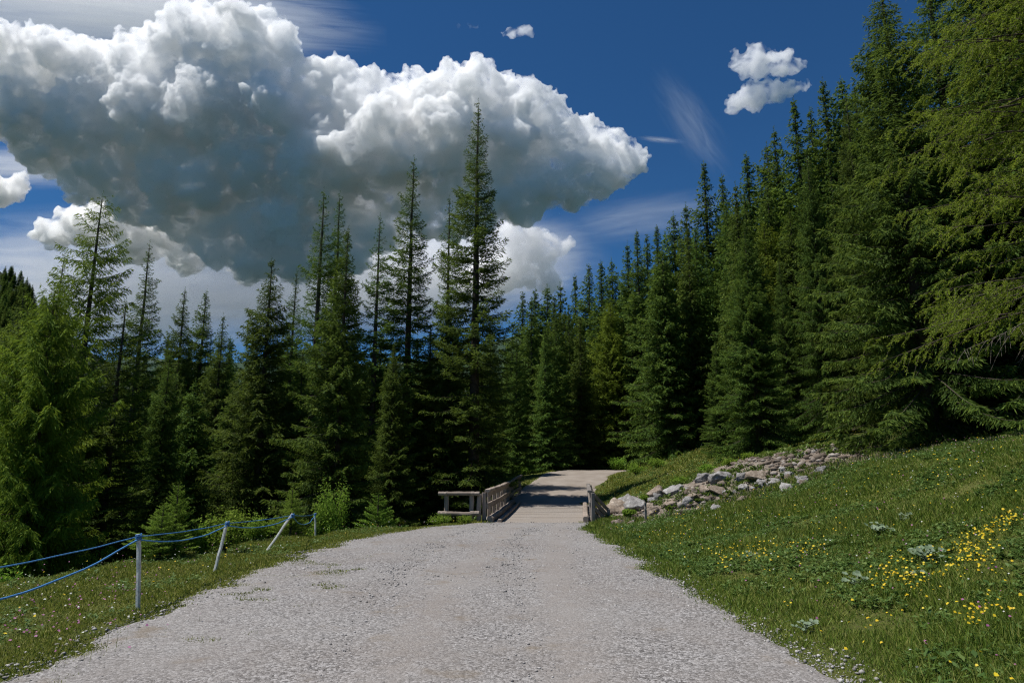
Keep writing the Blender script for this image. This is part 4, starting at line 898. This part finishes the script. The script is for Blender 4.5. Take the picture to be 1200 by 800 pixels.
# ------------------------------------------------------------------ leafy bushes
def bush(x, y, H, Rr, label, mat, name='bush', n=2600, leaf=.07, cat='bush'):
    z = Hs(x, y); o = empty(name, (x, y, z)); tag(o, label, cat); g = rng
    br = []; tips_ = []
    for i in range(16):
        a = g.uniform(0, 6.28); rd = Rr * g.uniform(.2, 1) ; e = np.array([np.cos(a) * rd, np.sin(a) * rd, H * g.uniform(.45, 1.0) * (1 - .35 * rd / Rr)]); m = e * .5 + (0, 0, H * .15); s = np.linspace(0, 1, 6)[:, None]
        q = 2 * s * (1 - s) * m + s * s * e; q[0, 2] = -.1; br.append(tube_np(q, np.linspace(.018, .004, 6), 4)); tips_.append(q)
    v, f = tubes(br); link('stem', np_mesh('stem', v, f), BARK, o)
    qs = np.concatenate([t[2:] for t in tips_]); c = qs[g.integers(len(qs), size=n)] + g.normal(0, 1, (n, 3)) * (Rr * .17, Rr * .17, H * .10); c[:, 2] = np.abs(c[:, 2])
    d = g.normal(0, 1, (n, 3)); d[:, 2] += .2; v, f = blades(c, d, g.uniform(.6, 1.3, n) * leaf, g.uniform(.5, 1, n) * leaf * .6, g, .3)
    link('leaves', np_mesh('leaves', v, f, {'tone': np.repeat(g.random(n), 4)}), mat, o)
def bush_at(u, vt, t, Rpx, label, mat=None, **k):
    mat = mat or FOL_BUSH
    x, y, zt = P(u, vt, t); H = zt - Hs(x, y); bush(x, y, max(H, .3), Rpx / F * t, label, mat, **k)
bush_at(266, 586, 15.6, 26, 'bright yellow green bush behind the middle of the rope fence')
bush_at(390, 554, 22.6, 21, 'tall bright green bush behind the last fence stake', n=4200)
bush_at(374, 588, 22.2, 13, 'low bright bush at the left foot of the tall bright bush')
bush_at(303, 598, 18.3, 16, 'low shaded bush between the middle and the leaning fence stakes', FOL_BUSH)
bush_at(12, 662, 13.5, 22, 'bright low bush at the left edge below the blue ropes')
bush_at(518, 601, 24.0, 14, 'low weedy bush in front of the left end of the log railing', n=1500, leaf=.06)
bush_at(545, 603, 23.9, 12, 'small weedy bush in front of the log railing beside the deck', n=1200, leaf=.05)
bush_at(240, 612, 15.3, 14, 'small shaded bush left of the bright yellow green bush')
bush_at(612, 545, 47, 12, 'light green bush at the left edge of the far road', n=1800, leaf=.12)
for u_, v_, t_, lab_ in [(645, 538, 58, 'low bush at the left of the road crest under the far spruces'), (672, 541, 60, 'low bush in the middle beyond the road crest'), (700, 538, 57, 'green bush where the far road bends out of sight'), (722, 534, 55, 'pale green bush at the right end of the road crest')]:
    bush_at(u_, v_, t_, 12, lab_, n=1600, leaf=.14)
for u, vt, t, rp, lab in [(830, 560, 29.5, 10, 'small green bush growing between the grey boulders'), (800, 583, 28, 11, 'green bush low among the boulders in the middle of the bank'), (858, 576, 28.2, 12, 'bright green weed clump below the brownish boulder'), (905, 535, 31.5, 16, 'dark green leafy clump at the top of the rock bank'),
                          (758, 590, 27, 9, 'weed clump beside the short stake'), (880, 575, 27.5, 9, 'small weed clump under the brown boulder'), (770, 535, 40, 17, 'light green bush on the grassy knoll left of the sunlit spruce'), (745, 540, 41, 14, 'light green bush at the left end of the grassy knoll'), (738, 604, 26, 8, 'low green weeds under the brown cracked boulder')]:
    bush_at(u, vt, t, rp, lab, n=1300, leaf=.09)
# ------------------------------------------------------------------ the larch whose branches hang into the picture on the right
def near_larch():
    g = np.random.default_rng(77); tx, ty = 9.7, 10.0; tz = Hs(tx, ty); H = 14.0
    root = tag(empty('larch_tree', (tx, ty, tz)), 'near larch whose feathery light green branches hang in from the right edge', 'tree')
    zz = np.linspace(-.4, H, 14); tp = np.column_stack([np.cumsum(g.normal(0, .03, 14)), np.cumsum(g.normal(0, .03, 14)), zz]); v, f = tube_np(tp, .19 * (1 - np.clip(zz, 0, H) / H) ** .8 + .01, 10); link('trunk', np_mesh('trunk', v, f, smooth=True), BARK, root)
    W = []; fb = []; fd = []; fl = []; ft = []
    for i in range(140):
        z = g.uniform(.9, H * .97); f_ = z / H; a = g.uniform(0, 6.28)
        if i < 105: a = np.pi + g.normal(0, .75); z = g.uniform(2.3, 12.0); f_ = z / H
        L = (4.1 * (1 - f_) ** .55 + .3) * g.uniform(.65, 1.1); el = .12 + .45 * f_ + g.normal(0, .12); m = 14; s = np.linspace(0, 1, m); x = np.cos(el) * L * s; wig = g.normal(0, .035, m).cumsum() * s
        zc = np.sin(el) * L * s - .42 * L * s ** 2.2 * (1 - .4 * f_) + .10 * L * s ** 5; sd = wig * L * .5
        ox, oy = np.interp(z, zz, tp[:, 0]), np.interp(z, zz, tp[:, 1])
        bp = np.column_stack([ox + x * np.cos(a) - sd * np.sin(a), oy + x * np.sin(a) + sd * np.cos(a), z + zc + g.normal(0, .012, m).cumsum()])
        bare = i % 20 == 4
        Dd = []; (Dd if bare else W).append(tube_np(bp, (.005 + .0065 * L) * (1.04 - s), 5))
        tg = np.gradient(bp, axis=0); tg /= np.linalg.norm(tg, axis=1)[:, None]; lat = np.array([-np.sin(a), np.cos(a), 0])
        nt_ = int(L / .085)
        for q in range(nt_):
            sp = g.uniform(.12, 1); c = np.array([np.interp(sp, s, bp[:, j]) for j in range(3)]); t_ = np.array([np.interp(sp, s, tg[:, j]) for j in range(3)])
            sgn = g.choice([-1, 1]); tl = g.uniform(.25, .85) * (1.15 - .75 * sp) * min(1, L / 2); d0 = t_ * g.uniform(.35, .9) + lat * sgn * g.uniform(.3, .9); d0 /= np.linalg.norm(d0)
            u = np.linspace(0, 1, 6); tw = c + np.outer(u * tl, d0); tw[:, 2] -= tl * (.35 * u + .55 * u ** 2) * g.uniform(.5, 1.25)
            (Dd if bare else W).append(tube_np(tw, np.linspace(.0045, .0018, 6), 3))
            if bare or sp < .18: continue
            k = int(tl / .016) + 2; us = g.random(k); cc = np.column_stack([np.interp(us, u, tw[:, j]) for j in range(3)])
            for _ in range(3):
                dd = g.normal(0, 1, (k, 3)); dd += (tw[-1] - tw[0]) / tl * .9
                fb.append(cc + g.normal(0, .006, cc.shape)); fd.append(dd); fl.append(g.uniform(.032, .062, k)); ft.append(np.clip(.25 + .5 * us * sp + g.normal(0, .15, k), 0, 1))
        if bare: v, f = tubes(Dd); link('dead_branch', np_mesh('dead_branch', v, f), TWIG, root)['label'] = 'bare grey dead branch'
    v, f = tubes(W); link('limbs', np_mesh('limbs', v, f), BARK, root)
    fb = np.concatenate(fb); fd = np.concatenate(fd); fl = np.concatenate(fl); ft = np.concatenate(ft); v, f = blades(fb, fd, fl, np.full(len(fb), .011), g, .3)
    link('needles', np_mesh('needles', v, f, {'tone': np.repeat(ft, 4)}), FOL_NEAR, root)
near_larch()
